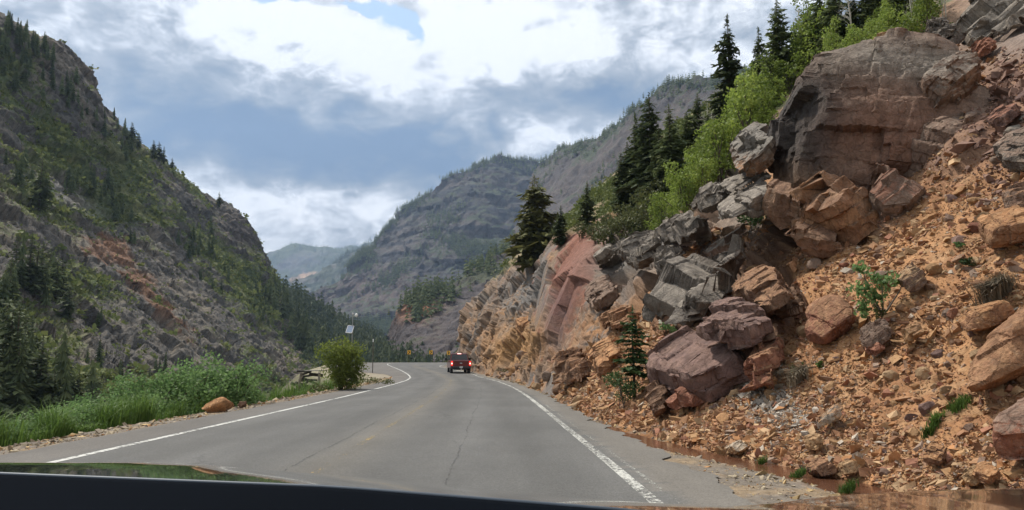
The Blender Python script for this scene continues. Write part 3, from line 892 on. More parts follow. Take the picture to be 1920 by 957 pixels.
# ---- left mountain
def build_left():
    cols = [  # bottom pixel/depth, lower, mid, upper, skyline
        [(-900, 1050, 40), (-900, 700, 60), (-900, 300, 85), (-900, -100, 105), (-900, -520, 135)],
        [(-380, 960, 46), (-380, 700, 70), (-380, 430, 105), (-380, 120, 135), (-380, -190, 165)],
        [(-60, 880, 58), (-60, 700, 85), (-60, 470, 128), (-60, 240, 168), (-60, 0, 205)],
        [(60, 850, 66), (60, 705, 100), (60, 480, 145), (60, 280, 195), (60, 72, 232)],
        [(140, 830, 74), (140, 705, 110), (140, 505, 160), (140, 310, 212), (140, 104, 255)],
        [(215, 800, 86), (215, 705, 122), (215, 545, 172), (215, 395, 232), (215, 222, 285)],
        [(300, 790, 104), (300, 710, 140), (300, 560, 195), (300, 430, 255), (300, 300, 318)],
        [(390, 780, 130), (390, 715, 165), (390, 590, 225), (390, 480, 290), (390, 374, 352)],
        [(460, 775, 160), (460, 720, 196), (460, 610, 258), (460, 510, 325), (460, 412, 384)],
        [(512, 770, 190), (512, 722, 226), (512, 640, 285), (512, 568, 350), (512, 502, 408)],
        [(545, 765, 215), (545, 722, 245), (545, 672, 300), (545, 632, 350), (545, 590, 392)],
        [(590, 762, 240), (590, 725, 262), (590, 700, 295), (590, 672, 325), (590, 645, 352)],
        [(650, 762, 262), (650, 735, 275), (650, 718, 292), (650, 705, 310), (650, 694, 325)],
        [(720, 765, 270), (720, 750, 282), (720, 740, 296), (720, 734, 312), (720, 728, 330)],
    ]
    rows = [[P(*c[i]) for c in cols] for i in range(5)]
    foot = [Vector((p.x + 14, p.y - 8, -30)) for p in rows[0]]
    brow = [Vector((p.x - 14, p.y + 14, p.z + 2)) for p in rows[4]]
    back = [Vector((p.x - 70, p.y + 60, p.z - 40)) for p in rows[4]]
    A = [foot] + rows + [brow, back]
    def disp(V, N):
        T = np.array(Matrix.Rotation(R(-34), 3, 'Y'))
        W = V + N * (fbm(V, 60, 4, 100) * 5 + fbm(V, 16, 4, 105, ridged=True) * 3.6 + fbm(V, 2.6, 4, 104) * .9)[:, None]
        Q, NQ = W @ T.T, N @ T.T
        Q = facetize(Q, NQ, 30, 101, .25, .12, (1, 1, 1.6), .02)
        Q = jointize(Q, NQ, 10, 102, .5, .18, .08, (1.2, 1.6, .7), (0, 8, 20), .05)
        Q = jointize(Q, NQ, 3.4, 103, .65, .28, .16, (1.3, 1.4, .65), (5, -6, -20), .08)
        Q = facetize(Q, NQ, 1.6, 104, .5, .3, (1, 1, 1.5), .14)
        return Q @ T
    def colour(V2, V, shape):
        px = to_px(V2); up = mesh_up(V2, shape)
        n1 = fbm(V2, 14, 5, 110); n2 = fbm(V2, 4, 4, 111); n3 = fbm(V2, 45, 4, 112)
        n4 = fbm(V2, 1.5, 3, 114)
        C = lerp(np.tile((0.105, 0.097, 0.087), (len(V), 1)), np.array((0.185, 0.158, 0.125)), smooth(n1 + n4 * .6, -.2, .25))
        C = lerp(C, np.array((0.05, 0.048, 0.046)), smooth(n2 + n4 * .6 - up * .2, 0.0, .22) * .75)
        C = lerp(C, np.array((0.16, 0.12, 0.115)), zone(px, 240, 150, 90, 40, 50) * .8)
        grass = smooth(up * .55 + n3 * .8 + n1 * .35, .36, .60)
        zg = sum(w * zone(px, *a) for w, a in ((.55, (180, 400, 110, 45, 15)), (.4, (60, 330, 90, 60, 20)), (.5, (480, 545, 60, 36, 45)), (.35, (330, 290, 120, 30, 45)), (.45, (130, 520, 90, 30, 10)),
                 (.3, (60, 620, 90, 70, 0)), (.35, (400, 470, 90, 30, 40)), (-.6, (330, 640, 130, 60, 20)), (-.5, (230, 470, 60, 50, 20)), (-.5, (450, 430, 50, 40, 40)), (-.5, (200, 160, 70, 60, 50)), (-.35, (330, 540, 70, 50, 30)), (-.3, (120, 350, 50, 20, 25)), (.25, (250, 620, 60, 25, 20))))
        grass = np.clip(smooth(up * .45 + n3 * .8 + n1 * .8 + zg * 1.0, .27, .50), 0, 1) * .92
        gc = lerp(np.tile((0.075, 0.105, 0.036), (len(V), 1)), np.array((0.135, 0.155, 0.052)), smooth(n2, -.1, .25))
        gc = lerp(gc, np.array((0.17, 0.165, 0.07)), smooth(n1, .1, .35) * .5)
        C = lerp(C, gc, grass)
        sc = np.clip(1.5 * zone(px, 205, 468, 46, 26, 15) + 1.1 * zone(px, 262, 530, 24, 40, -45) + .8 * zone(px, 305, 580, 30, 22, 40) + .5 * zone(px, 350, 620, 40, 14, 45), 0, 1)
        C = lerp(C, np.array((0.22, 0.115, 0.065)), smooth(sc + n2 * .9 + n1 * .4, .42, .85) * .85)
        C = lerp(C, np.array((0.20, 0.185, 0.165)), np.clip(zone(px, 120, 365, 70, 16, 28) * 1.3, 0, 1) * .8)
        C = lerp(C, np.array((0.20, 0.165, 0.13)), np.clip(zone(px, 545, 680, 30, 40, 40), 0, 1) * .8)
        C = lerp(C, np.array((0.085, 0.07, 0.066)), np.clip(zone(px, 462, 430, 42, 40, 45) * 1.3, 0, 1) * .7)
        return C
    loft('left_mountain', A, 430, 640, rock_mat('mountain_rock', 1.5, 1.0, 0.6, speck=0.5), disp, colour,
         rowt=np.concatenate((np.linspace(0, 1, 14)[:-1], np.linspace(1, 5, 400)[:-1], np.linspace(5, 7, 26))))

def far_sheet(name, cols, nr, nc, disp_amp, colour, mat, seed, back=(0, 300, -150), foot=None, terr=0.0, vert=0.0):
    rows = [[P(*p) for p in [c[i] for c in cols]] for i in range(len(cols[0]))]
    bk = [Vector((p.x + back[0], p.y + back[1], p.z + back[2])) for p in rows[-1]]
    br = [p.lerp(b, .12) + Vector((0, 0, back[2] * -.06)) for p, b in zip(rows[-1], bk)]
    A = ([[Vector((p.x, p.y - 20, -32)) for p in rows[0]]] if foot is None else []) + rows + [br, bk]
    n0 = len(A)
    def disp(V, N):
        s = disp_amp
        d = fbm(V, s * 9, 4, seed) * s * .9 + fbm(V, s * 2.2, 4, seed + 1, ridged=True) * s * .5 + fbm(V, s * .35, 3, seed + 3) * s * .07
        if vert:   # gullies and columns in the cliffs
            d = d + fbm(V * (1, 1, .16), s * 1.1, 4, seed + 4, ridged=True) * s * vert
        if terr:   # ledges following the beds
            zz = (V[:, 2] + fbm(V, s * 8, 2, seed + 5) * s * 2) / (s * 2.6)
            fr = zz - np.floor(zz)
            d = d - smooth(fr, .1, .9) * s * terr
        W = V + N * d[:, None]
        for sc_, kk, tl, of, sd_ in ((s * 2.2, .45, .2, .03, 6), (s * .8, .55, .28, .06, 7)):
            W = facetize(W, N, sc_, seed + sd_, kk, tl, (1, 1, .8), of)
        return W
    rowt = np.concatenate((np.linspace(0, n0 - 3, nr)[:-1], np.linspace(n0 - 3, n0 - 1, 16)))
    return loft(name, A, nr, nc, mat, disp, colour, rowt=rowt)

def build_far():
    fm = rock_mat('far_rock', 14.0, 0.9, 3.0, speck=0.33)
    fm2 = rock_mat('far_ridge_rock', 6.0, 0.9, 1.4, speck=0.33)
    # central mountain
    cen = [[(470, 690, 1150), (470, 650, 1250), (470, 628, 1330), (470, 610, 1420), (470, 590, 1500)],
           [(560, 690, 1100), (560, 645, 1220), (560, 610, 1330), (560, 585, 1420), (560, 565, 1500)],
           [(625, 690, 1050), (625, 635, 1200), (625, 590, 1330), (625, 555, 1430), (625, 528, 1520)],
           [(690, 690, 1000), (690, 620, 1180), (690, 560, 1330), (690, 508, 1440), (690, 463, 1560)],
           [(760, 690, 980), (760, 610, 1160), (760, 535, 1330), (760, 460, 1450), (760, 393, 1600)],
           [(850, 690, 980), (850, 600, 1160), (850, 505, 1330), (850, 410, 1470), (850, 327, 1650)],
           [(925, 690, 990), (925, 595, 1170), (925, 495, 1340), (925, 395, 1490), (925, 295, 1690)],
           [(1000, 690, 1010), (1000, 595, 1190), (1000, 500, 1360), (1000, 400, 1520), (1000, 305, 1740)],
           [(1090, 690, 1030), (1090, 600, 1210), (1090, 510, 1380), (1090, 410, 1540), (1090, 320, 1790)],
           [(1200, 690, 1050), (1200, 610, 1230), (1200, 530, 1400), (1200, 440, 1560), (1200, 360, 1820)]]
    def ccol(V2, V, shape):
        px = to_px(V2); up = mesh_up(V2, shape)
        n1 = fbm(V2, 90, 5, 210); n2 = fbm(V2, 25, 4, 211); band = fbm(V2 * (.2, .2, 2.6), 60, 5, 212) * 1.25
        C = lerp(np.tile((0.038, 0.038, 0.044), (len(V), 1)), np.array((0.060, 0.055, 0.056)), smooth(n1, -.15, .2))
        C = lerp(C, np.array((0.092, 0.080, 0.074)), smooth(band, .06, .24) * .8)
        C = lerp(C, np.array((0.020, 0.021, 0.027)), smooth(-band, .06, .24) * .75)
        C = lerp(C, np.array((0.12, 0.088, 0.078)), np.clip(zone(px, 700, 545, 100, 36) * 1.2, 0, 1) * .7)
        veg = smooth(up * .9 + n1 * .5 + n2 * .4, .62, .85)
        C = lerp(C, np.array((0.045, 0.06, 0.03)), veg * .85)
        return C
    far_sheet('central_mountain', cen, 380, 460, 24, ccol, fm, 200, terr=.42, vert=.65)
    # long ridge on the right, behind the trees
    rid = [[(900, 690, 560), (900, 640, 640), (900, 600, 720), (900, 560, 800), (900, 530, 880)],
           [(955, 690, 545), (955, 615, 660), (955, 555, 780), (955, 505, 900), (955, 462, 1010)],
           [(985, 690, 530), (985, 595, 660), (985, 510, 810), (985, 440, 960), (985, 385, 1120)],
           [(1008, 690, 515), (1008, 580, 650), (1008, 475, 820), (1008, 392, 1010), (1008, 318, 1250)],
           [(1055, 690, 480), (1055, 570, 610), (1055, 460, 770), (1055, 365, 950), (1055, 284, 1180)],
           [(1110, 690, 440), (1110, 565, 560), (1110, 450, 700), (1110, 355, 860), (1110, 270, 1060)],
           [(1180, 690, 400), (1180, 555, 510), (1180, 430, 640), (1180, 320, 780), (1180, 216, 940)],
           [(1250, 690, 370), (1250, 545, 470), (1250, 405, 590), (1250, 285, 710), (1250, 166, 840)],
           [(1340, 690, 350), (1340, 540, 440), (1340, 395, 550), (1340, 270, 660), (1340, 146, 780)],
           [(1450, 690, 330), (1450, 540, 420), (1450, 395, 520), (1450, 265, 620), (1450, 138, 740)],
           [(1650, 690, 320), (1650, 540, 400), (1650, 395, 500), (1650, 265, 590), (1650, 138, 700)]]
    def rcol(V2, V, shape):
        px = to_px(V2); up = mesh_up(V2, shape)
        n1 = fbm(V2, 50, 5, 310); n2 = fbm(V2, 14, 4, 311)
        C = lerp(np.tile((0.062, 0.054, 0.054), (len(V), 1)), np.array((0.092, 0.076, 0.070)), smooth(n1, -.1, .2))
        C = lerp(C, np.array((0.075, 0.07, 0.07)), smooth(n2, .08, .25) * .6)
        edge = np.interp(px[:, 0], (960, 1000, 1055, 1110, 1180, 1250, 1340, 1650), (330, 306, 283, 270, 216, 166, 146, 138))
        C = lerp(C, np.array((0.04, 0.055, 0.028)), smooth(up * .8 + n1 * .6 + n2 * .3 + np.clip(1 - (px[:, 1] - edge) / 45, 0, 1) * .35, .68, .9) * .9)
        return C
    far_sheet('right_ridge', rid, 250, 300, 16, rcol, fm2, 300, back=(120, 200, -120), vert=.3)
    # grey scree spur running down to the road bend
    spu = [[(715, 720, 330), (715, 705, 350), (715, 698, 370), (715, 692, 390), (715, 688, 410)],
           [(740, 720, 320), (740, 690, 345), (740, 670, 365), (740, 650, 385), (740, 634, 410)],
           [(760, 720, 310), (760, 675, 335), (760, 642, 360), (760, 610, 385), (760, 575, 415)],
           [(800, 720, 300), (800, 665, 330), (800, 625, 360), (800, 588, 390), (800, 553, 425)],
           [(850, 720, 295), (850, 655, 330), (850, 605, 365), (850, 565, 400), (850, 533, 440)],
           [(900, 720, 290), (900, 645, 325), (900, 585, 365), (900, 540, 405), (900, 502, 450)],
           [(955, 720, 285), (955, 635, 325), (955, 565, 370), (955, 515, 415), (955, 474, 470)],
           [(1030, 720, 280), (1030, 625, 325), (1030, 545, 375), (1030, 480, 425), (1030, 420, 490)],
           [(1120, 720, 280), (1120, 615, 325), (1120, 525, 375), (1120, 450, 430), (1120, 380, 500)]]
    def scol(V2, V, shape):
        px = to_px(V2); up = mesh_up(V2, shape)
        n1 = fbm(V2, 22, 5, 410); n2 = fbm(V2, 6, 4, 411)
        C = lerp(np.tile((0.066, 0.058, 0.060), (len(V), 1)), np.array((0.10, 0.083, 0.08)), smooth(n1, -.15, .2))
        C = lerp(C, np.array((0.05, 0.046, 0.05)), smooth(n2, .05, .25) * .6)
        C = lerp(C, np.array((0.30, 0.15, 0.08)), np.clip(zone(px, 782, 572, 34, 22, -25) * 1.5, 0, 1) * smooth(n1 + .2, -.05, .1))
        C = lerp(C, np.array((0.05, 0.065, 0.032)), smooth(up * .5 + n1 * .9 + zone(px, 860, 515, 90, 30, -15) * .5, .52, .75) * .75)
        return C
    far_sheet('scree_spur', spu, 230, 260, 7, scol, rock_mat('scree_rock', 3.5, 0.9, 0.8, speck=.36), 400, back=(60, 120, -60), vert=.35)
    # forested slope of the valley, left of the bend
    val = [[(440, 760, 300), (440, 720, 350), (440, 690, 400), (440, 660, 450), (440, 620, 500)],
           [(520, 755, 300), (520, 700, 350), (520, 650, 410), (520, 605, 465), (520, 562, 520)],
           [(560, 750, 300), (560, 700, 350), (560, 655, 420), (560, 615, 480), (560, 578, 545)],
           [(610, 745, 300), (610, 705, 355), (610, 670, 430), (610, 640, 500), (610, 608, 580)],
           [(660, 740, 300), (660, 705, 360), (660, 680, 440), (660, 658, 520), (660, 634, 620)],
           [(720, 735, 300), (720, 705, 365), (720, 685, 450), (720, 668, 540), (720, 650, 660)],
           [(790, 735, 300), (790, 708, 370), (790, 690, 460), (790, 676, 560), (790, 660, 700)],
           [(900, 735, 300), (900, 712, 370), (900, 695, 460), (900, 682, 560), (900, 668, 700)]]
    def vcol(V2, V, shape):
        n1 = fbm(V2, 20, 4, 510)
        return lerp(np.tile((0.045, 0.06, 0.028), (len(V), 1)), np.array((0.12, 0.105, 0.08)), smooth(n1, 0, .25))
    far_sheet('valley_slope', val, 120, 160, 5, vcol, fm2, 500, back=(0, 200, -40))
    # distant plateau and the wooded foreslope in front of it
    pla = [[(380, 690, 3300), (380, 590, 3700), (380, 530, 4000), (380, 490, 4300)],
           [(470, 690, 3300), (470, 585, 3700), (470, 525, 4000), (470, 482, 4300)],
           [(520, 690, 3300), (520, 580, 3700), (520, 520, 4000), (520, 472, 4300)],
           [(560, 690, 3300), (560, 575, 3700), (560, 515, 4000), (560, 460, 4350)],
           [(610, 690, 3300), (610, 575, 3700), (610, 515, 4000), (610, 463, 4400)],
           [(650, 690, 3300), (650, 575, 3700), (650, 515, 4000), (650, 467, 4450)],
           [(690, 690, 3300), (690, 570, 3700), (690, 510, 4000), (690, 458, 4500)],
           [(800, 690, 3300), (800, 565, 3700), (800, 505, 4000), (800, 450, 4550)]]
    def pcol(V2, V, shape):
        px = to_px(V2); up = mesh_up(V2, shape); n1 = fbm(V2, 160, 5, 610); n2 = fbm(V2, 50, 3, 611)
        C = lerp(np.tile((0.10, 0.10, 0.095), (len(V), 1)), np.array((0.06, 0.075, 0.045)), smooth(n1 + up * .3, .1, .35))
        C = lerp(C, np.array((0.10, 0.12, 0.05)), np.clip(1 - (px[:, 1] - 460) / 26, 0, 1) * .7)
        C = lerp(C, np.array((0.42, 0.27, 0.16)), smooth(np.clip(zone(px, 567, 521, 26, 7, -18) * 1.6, 0, 1) + n2 * .5, .4, .7))
        return C
    far_sheet('distant_plateau', pla, 110, 160, 55, pcol, fm, 600, back=(0, 800, -60), vert=.3)
    fore = [[(520, 690, 2200), (520, 620, 2400), (520, 580, 2500), (520, 548, 2600)],
            [(570, 690, 2200), (570, 600, 2400), (570, 560, 2500), (570, 528, 2600)],
            [(615, 690, 2200), (615, 590, 2400), (615, 545, 2500), (615, 505, 2650)],
            [(650, 690, 2200), (650, 580, 2400), (650, 530, 2500), (650, 484, 2700)],
            [(690, 690, 2200), (690, 570, 2400), (690, 515, 2500), (690, 462, 2750)],
            [(780, 690, 2200), (780, 560, 2400), (780, 500, 2500), (780, 440, 2800)]]
    def fcol(V2, V, shape):
        n1 = fbm(V2, 80, 5, 710); n2 = fbm(V2, 25, 3, 711)
        return lerp(np.tile((0.05, 0.062, 0.036), (len(V), 1)), np.array((0.12, 0.115, 0.10)), smooth(n1 + n2 * .5, .02, .25))
    far_sheet('wooded_spur', fore, 100, 130, 30, fcol, fm, 700, back=(0, 400, -60), vert=.3)

build_ground()
build_road()
build_slope()
build_left()
build_far()
# ------------------------------------------------------------------ picking points on the terrain
def hit(px, py, names=('hillside',)):
    o = Vector((0, 0, CAMH)); d = cam_dir(px, py); best = None
    for n in names:
        r = BVH[n].ray_cast(o, d)
        if r[0] is not None and (best is None or r[3] < best[3]): best = r
    return best            # location, normal, index, distance

def drop(x, y, name):
    r = BVH[name].ray_cast(Vector((x, y, 3000)), Vector((0, 0, -1)))
    return r[0]

def in_poly(x, y, poly):
    c = False; j = len(poly) - 1
    for i in range(len(poly)):
        xi, yi = poly[i]; xj, yj = poly[j]
        if (yi > y) != (yj > y) and x < (xj - xi) * (y - yi) / (yj - yi) + xi: c = not c
        j = i
    return c

def ico(sub):
    bm = bmesh.new(); bmesh.ops.create_icosphere(bm, subdivisions=sub, radius=1.0)
    V = np.array([v.co[:] for v in bm.verts]); F = np.array([[v.index for v in f.verts] for f in bm.faces]); bm.free()
    return V, F
ICO = {s: ico(s) for s in (1, 2, 3, 4, 5, 6, 7)}

PAL = {
    'grey':   ((0.205, 0.178, 0.150), (0.275, 0.240, 0.20)),
    'greyred': ((0.185, 0.122, 0.090), (0.24, 0.172, 0.130)),
    'dark':   ((0.125, 0.107, 0.092), (0.20, 0.17, 0.14)),
    'purple': ((0.165, 0.105, 0.09), (0.22, 0.14, 0.112)),
    'brown':  ((0.185, 0.108, 0.070), (0.25, 0.155, 0.10)),
    'red':    ((0.22, 0.095, 0.06), (0.28, 0.135, 0.085)),
    'orange': ((0.35, 0.175, 0.078), (0.40, 0.225, 0.11)),
    'tan':    ((0.33, 0.198, 0.10), (0.38, 0.255, 0.145)),
    'pale':   ((0.36, 0.31, 0.25), (0.44, 0.37, 0.28)),
    'rust':   ((0.25, 0.132, 0.073), (0.31, 0.175, 0.095)),
}
BOULDER_MAT = rock_mat('boulder_rock', 0.22, 1.0, 0.06, speck=0.42, lichen=0.12)

def shape_rock(V, r, planes, seed, keep=0.72, spread=0.25):
    """cut a lump by random planes so it shows flat faces with crisp edges"""
    g = np.random.default_rng(seed)
    for _ in range(planes):
        n = g.normal(size=3); n /= np.linalg.norm(n)
        s = V @ n
        d = s.max() * (keep + spread * g.random())
        ov = np.clip(s - d, 0, None)
        V = V - ov[:, None] * n
    return V

def remesh(V, F, voxel):
    me = np_mesh('tmp', V, F); o = bpy.data.objects.new('tmp', me); COL.objects.link(o)
    md = o.modifiers.new('r', 'REMESH'); md.mode = 'VOXEL'; md.voxel_size = float(voxel)
    ev = o.evaluated_get(bpy.context.evaluated_depsgraph_get()); m2 = ev.to_mesh()
    V2 = np.empty(len(m2.vertices) * 3, np.float32); m2.vertices.foreach_get('co', V2)
    L = np.empty(len(m2.loops), np.int32); m2.loops.foreach_get('vertex_index', L)
    n = len(m2.polygons); k = len(L) // max(n, 1)
    ev.to_mesh_clear(); bpy.data.objects.remove(o); bpy.data.meshes.remove(me)
    return V2.reshape(-1, 3).astype(float), L.reshape(n, k)

def boulder(outline, d=None, thick=1.0, seed=1, pal='grey', top='grey', sub=5, lean=0.15, planes=12, rough=1.0, base=None, out=0.25, parent=None, name='boulder', topmix=0.8, zones=(), joint=None, fine=(.36, .17), tilt=.20):
    """closed rock whose silhouette follows an outline; d = distance, or found on the hillside under `base`"""
    ol = np.array(outline, float)
    c = (ol.min(0) + ol.max(0)) / 2
    if d is None:
        b = base or (c[0], ol[:, 1].max() - 0.15 * (ol[:, 1].max() - ol[:, 1].min()))
        h = hit(*b)
        d = h[0].y
    size_px = (ol.max(0) - ol.min(0)).max()
    size = size_px / F0 * d
    d = d - out * thick
    V, F = ICO[sub]
    th = np.arctan2(V[:, 2], V[:, 0]); cy = -V[:, 1]
    ang = np.linspace(-math.pi, math.pi, 181)
    rad = []
    for a in ang:      # ray from the centre to the outline
        dx, dy = math.cos(a), -math.sin(a); best = 1.0
        for i in range(len(ol)):
            p, q = ol[i - 1] - c, ol[i] - c
            e = q - p; den = dx * e[1] - dy * e[0]
            if abs(den) < 1e-9: continue
            t = (p[0] * e[1] - p[1] * e[0]) / den; u = (p[0] * dy - p[1] * dx) / den
            if t > 0 and -1e-6 <= u <= 1 + 1e-6: best = max(best, t)
        rad.append(best)
    r = np.interp(th, ang, rad) / F0 * d
    ph = np.arcsin(np.clip(cy, -1, 1))
    ring = np.abs(np.cos(ph)) ** 0.55
    dep = np.sign(cy) * np.abs(np.sin(ph)) ** 0.8
    a, b = np.cos(th) * r * ring, np.sin(th) * r * ring
    cp = P(c[0], c[1], d)
    vd = (cp - Vector((0, 0, CAMH))).normalized()
    right = Vector((vd.y, -vd.x, 0)).normalized(); up = right.cross(vd)
    L = np.stack((a, -dep * thick + b * lean, b), 1)      # local: right, away, up
    g = np.random.default_rng(seed)
    for _ in range(planes):
        n = g.normal(size=3); n[1] = -abs(n[1]) * 2.6 - .3; n /= np.linalg.norm(n)
        s = L @ n
        lim = s.max() * (0.62 + 0.30 * g.random())
        L = L - np.clip(s - lim, 0, None)[:, None] * n
    nS = np.array((-.66, 0, .75)); den = float(nS @ np.array(vd[:]))
    tt = -(L[:, 0] * float(nS @ np.array(right[:])) + L[:, 2] * float(nS @ np.array(up[:]))) / den * tilt
    mx = 1.3 * max(thick, .4 * size); tt = mx * np.tanh(tt / mx)
    L[:, 1] += tt; L[:, [0, 2]] *= (1 + tt / d)[:, None]
    M = np.array([right[:], vd[:], up[:]])
    Wd = L @ M
    off = np.array((seed * 3.7, seed * 1.3, 0))
    jr = (g.uniform(-35, 35), g.uniform(10, 45), g.uniform(-40, 40)) if joint is None else joint
    rr = min(rough, 1.1)
    Wd = facetize(Wd + off, vert_normals(Wd, F), size * .55, seed + 46, .8 * rr, .10 * rough, (1, 1, 1.25), .02 * rough) - off
    Wd = jointize(Wd + off, vert_normals(Wd, F), size * fine[0], seed + 9, .75 * rr, .07 * rough, .06 * rough, (1.2, 1.5, .75), jr, .02 * rough, snap=.5) - off
    Wd, F = remesh(Wd, F, size * (.0075 if sub >= 7 else .0145 if sub >= 5 else .026))
    Wd = jointize(Wd + off, vert_normals(Wd, F), size * fine[0], seed + 9, .92 * rr, .05 * rough, .05 * rough, (1.2, 1.5, .75), jr, .03 * rough, snap=.62) - off
    Wd = jointize(Wd + off, vert_normals(Wd, F), size * fine[1], seed + 11, .7 * rr, .08 * rough, .085 * rough, (1.4, 1.2, .7), jr, .045 * rough, snap=.4) - off
    nrm = vert_normals(Wd, F)
    q = Wd + seed * 7.7
    Wd = Wd + nrm * (fbm(q, size * .09, 5, seed + 2, .6) * size * .012 + fbm(q, size * .5, 3, seed + 4) * size * .02)[:, None]
    me = np_mesh(name, Wd, F, True)
    N = vert_normals(Wd, F); me.set_sharp_from_angle(angle=R(28))
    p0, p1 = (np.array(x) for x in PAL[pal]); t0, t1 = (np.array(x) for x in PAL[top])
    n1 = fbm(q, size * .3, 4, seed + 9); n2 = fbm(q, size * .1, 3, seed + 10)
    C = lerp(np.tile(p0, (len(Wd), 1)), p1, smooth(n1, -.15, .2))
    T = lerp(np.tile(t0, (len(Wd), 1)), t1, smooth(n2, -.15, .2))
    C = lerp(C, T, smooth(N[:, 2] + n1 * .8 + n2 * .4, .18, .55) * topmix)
    stain = smooth(fbm(q * (1, 1, .45), size * .22, 4, seed + 12), .08, .3)
    C = lerp(C, C * 0.6, stain * .5)
    if zones:
        pz = to_px(Wd + np.array(cp[:]))
        for colr, args, w in zones:
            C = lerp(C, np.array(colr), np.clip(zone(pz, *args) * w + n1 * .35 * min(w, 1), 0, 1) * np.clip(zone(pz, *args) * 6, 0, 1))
    set_col(me, np.clip(C, .01, .9))
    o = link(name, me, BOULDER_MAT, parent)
    o.location = cp if parent is None else cp - parent.location
    return o

def B(label, outline, **kw):
    kw['sub'] = kw.get('sub', 5) + (1 if kw.get('sub', 5) == 5 else 0)
    return tag(boulder(outline, **kw), label, 'boulder', 'boulders on the road cut')

def build_boulders():
    # the great outcrop high on the slope: one mass broken into joint blocks
    hb = hit(1560, 470)[0]
    D = hb.y + 0.9
    root = empty('rock_outcrop', P(1640, 470, D)); kt = 0
    tag(root, 'huge dark overhanging outcrop of jointed blocks looming over the dirt slope', 'rock outcrop')
    kw = dict(parent=root, name='block', tilt=0)
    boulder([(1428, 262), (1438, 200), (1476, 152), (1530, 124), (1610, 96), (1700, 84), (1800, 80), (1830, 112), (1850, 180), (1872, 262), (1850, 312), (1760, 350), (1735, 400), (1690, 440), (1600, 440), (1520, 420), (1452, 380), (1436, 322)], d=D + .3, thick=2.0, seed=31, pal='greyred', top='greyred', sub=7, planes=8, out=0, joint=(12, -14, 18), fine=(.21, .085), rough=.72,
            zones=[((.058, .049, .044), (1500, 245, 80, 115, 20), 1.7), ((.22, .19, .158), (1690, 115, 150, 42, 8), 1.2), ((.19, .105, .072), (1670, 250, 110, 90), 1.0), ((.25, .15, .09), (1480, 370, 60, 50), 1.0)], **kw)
    boulder([(1470, 345), (1540, 325), (1600, 345), (1640, 372), (1636, 440), (1600, 474), (1530, 458), (1475, 420)], d=D - 1.3, thick=1.0, seed=35, pal='rust', top='brown', planes=12, out=0, fine=(.45, .22), joint=(8, 30, -25), **kw)
    boulder([(1442, 330), (1480, 335), (1530, 440), (1600, 470), (1560, 482), (1490, 445), (1450, 395)], d=D - .9, thick=.9, seed=36, pal='brown', top='brown', planes=8, out=0, **kw)
    boulder([(1662, 298), (1690, 330), (1735, 355), (1732, 400), (1690, 450), (1678, 488), (1640, 478), (1632, 420), (1640, 360)], d=D - 1.75, thick=.8, seed=37, pal='greyred', top='red', planes=11, out=0, **kw)
    boulder([(1722, 262), (1760, 212), (1830, 205), (1868, 250), (1866, 275), (1835, 320), (1790, 345), (1735, 342), (1700, 300)], d=D - 1.45, thick=1.1, seed=38, pal='greyred', top='greyred', planes=12, out=0, **kw)
    boulder([(1722, 160), (1770, 112), (1826, 112), (1830, 160), (1800, 200), (1760, 208), (1728, 190)], d=D - 1.35, thick=1.0, seed=39, pal='greyred', top='grey', planes=10, out=0, **kw)

    # long grey slab and the blocks round it
    B('long grey tilted slab with a dark shaded underside above the flowering plant', [(1198, 588), (1206, 552), (1240, 522), (1310, 490), (1398, 458), (1418, 474), (1385, 520), (1335, 545), (1300, 590), (1262, 640), (1222, 628)], thick=1.5, seed=51, pal='dark', top='grey', base=(1255, 640), lean=.3, out=1.45, topmix=1, fine=(.5, .2), tilt=.34)  # dark side palette puts the shade of the slab's front into its colour
    B('purple brown boulder at the slope foot beside the small fir', [(1210, 690), (1225, 652), (1290, 612), (1350, 632), (1412, 640), (1440, 665), (1392, 742), (1330, 738), (1270, 748), (1218, 772)], thick=1.3, seed=52, pal='purple', top='purple', base=(1300, 750), out=.75, sub=6, fine=(.42, .18))
    B('brown block under the left end of the purple boulder', [(1212, 722), (1240, 714), (1256, 740), (1250, 774), (1216, 776)], thick=.45, seed=53, pal='brown', top='brown', base=(1232, 776), out=1.1)
    B('red brick-like block leaning on the purple boulder near the ditch', [(1248, 742), (1285, 730), (1318, 738), (1322, 760), (1270, 768), (1250, 764)], thick=.4, seed=54, pal='red', top='red', base=(1285, 770), out=1.2)
    B('reddish rounded block wedged against the grey slab', [(1272, 560), (1290, 543), (1322, 542), (1328, 566), (1315, 596), (1280, 602)], thick=.45, seed=55, pal='purple', top='red', base=(1300, 600), out=1.5)
    B('small orange stone lying on the purple boulder', [(1294, 630), (1318, 618), (1332, 628), (1326, 642), (1298, 642)], thick=.18, seed=56, pal='orange', top='tan', base=(1312, 640), out=3.2, sub=4)
    B('brown block with a dark hollow right of the grey slab', [(1385, 520), (1430, 495), (1480, 520), (1476, 575), (1430, 605), (1388, 580)], thick=.9, seed=57, pal='brown', top='rust', base=(1430, 600), out=.35)
    B('three cornered brown block leaning on the pale seam', [(1446, 590), (1478, 535), (1500, 528), (1512, 572), (1500, 590), (1460, 598)], thick=.6, seed=58, pal='brown', top='brown', base=(1480, 600), out=.6)
    B('broken purple ledge between the slab and the hollow block', [(1318, 612), (1345, 575), (1400, 560), (1440, 600), (1430, 640), (1370, 650), (1325, 640)], thick=.9, seed=59, pal='purple', top='purple', base=(1380, 645), out=.6)
    B('purple edge block running down beside the tan talus', [(1385, 742), (1400, 680), (1440, 640), (1475, 630), (1460, 690), (1420, 735)], thick=.7, seed=60, pal='red', top='rust', base=(1420, 740), out=.4)
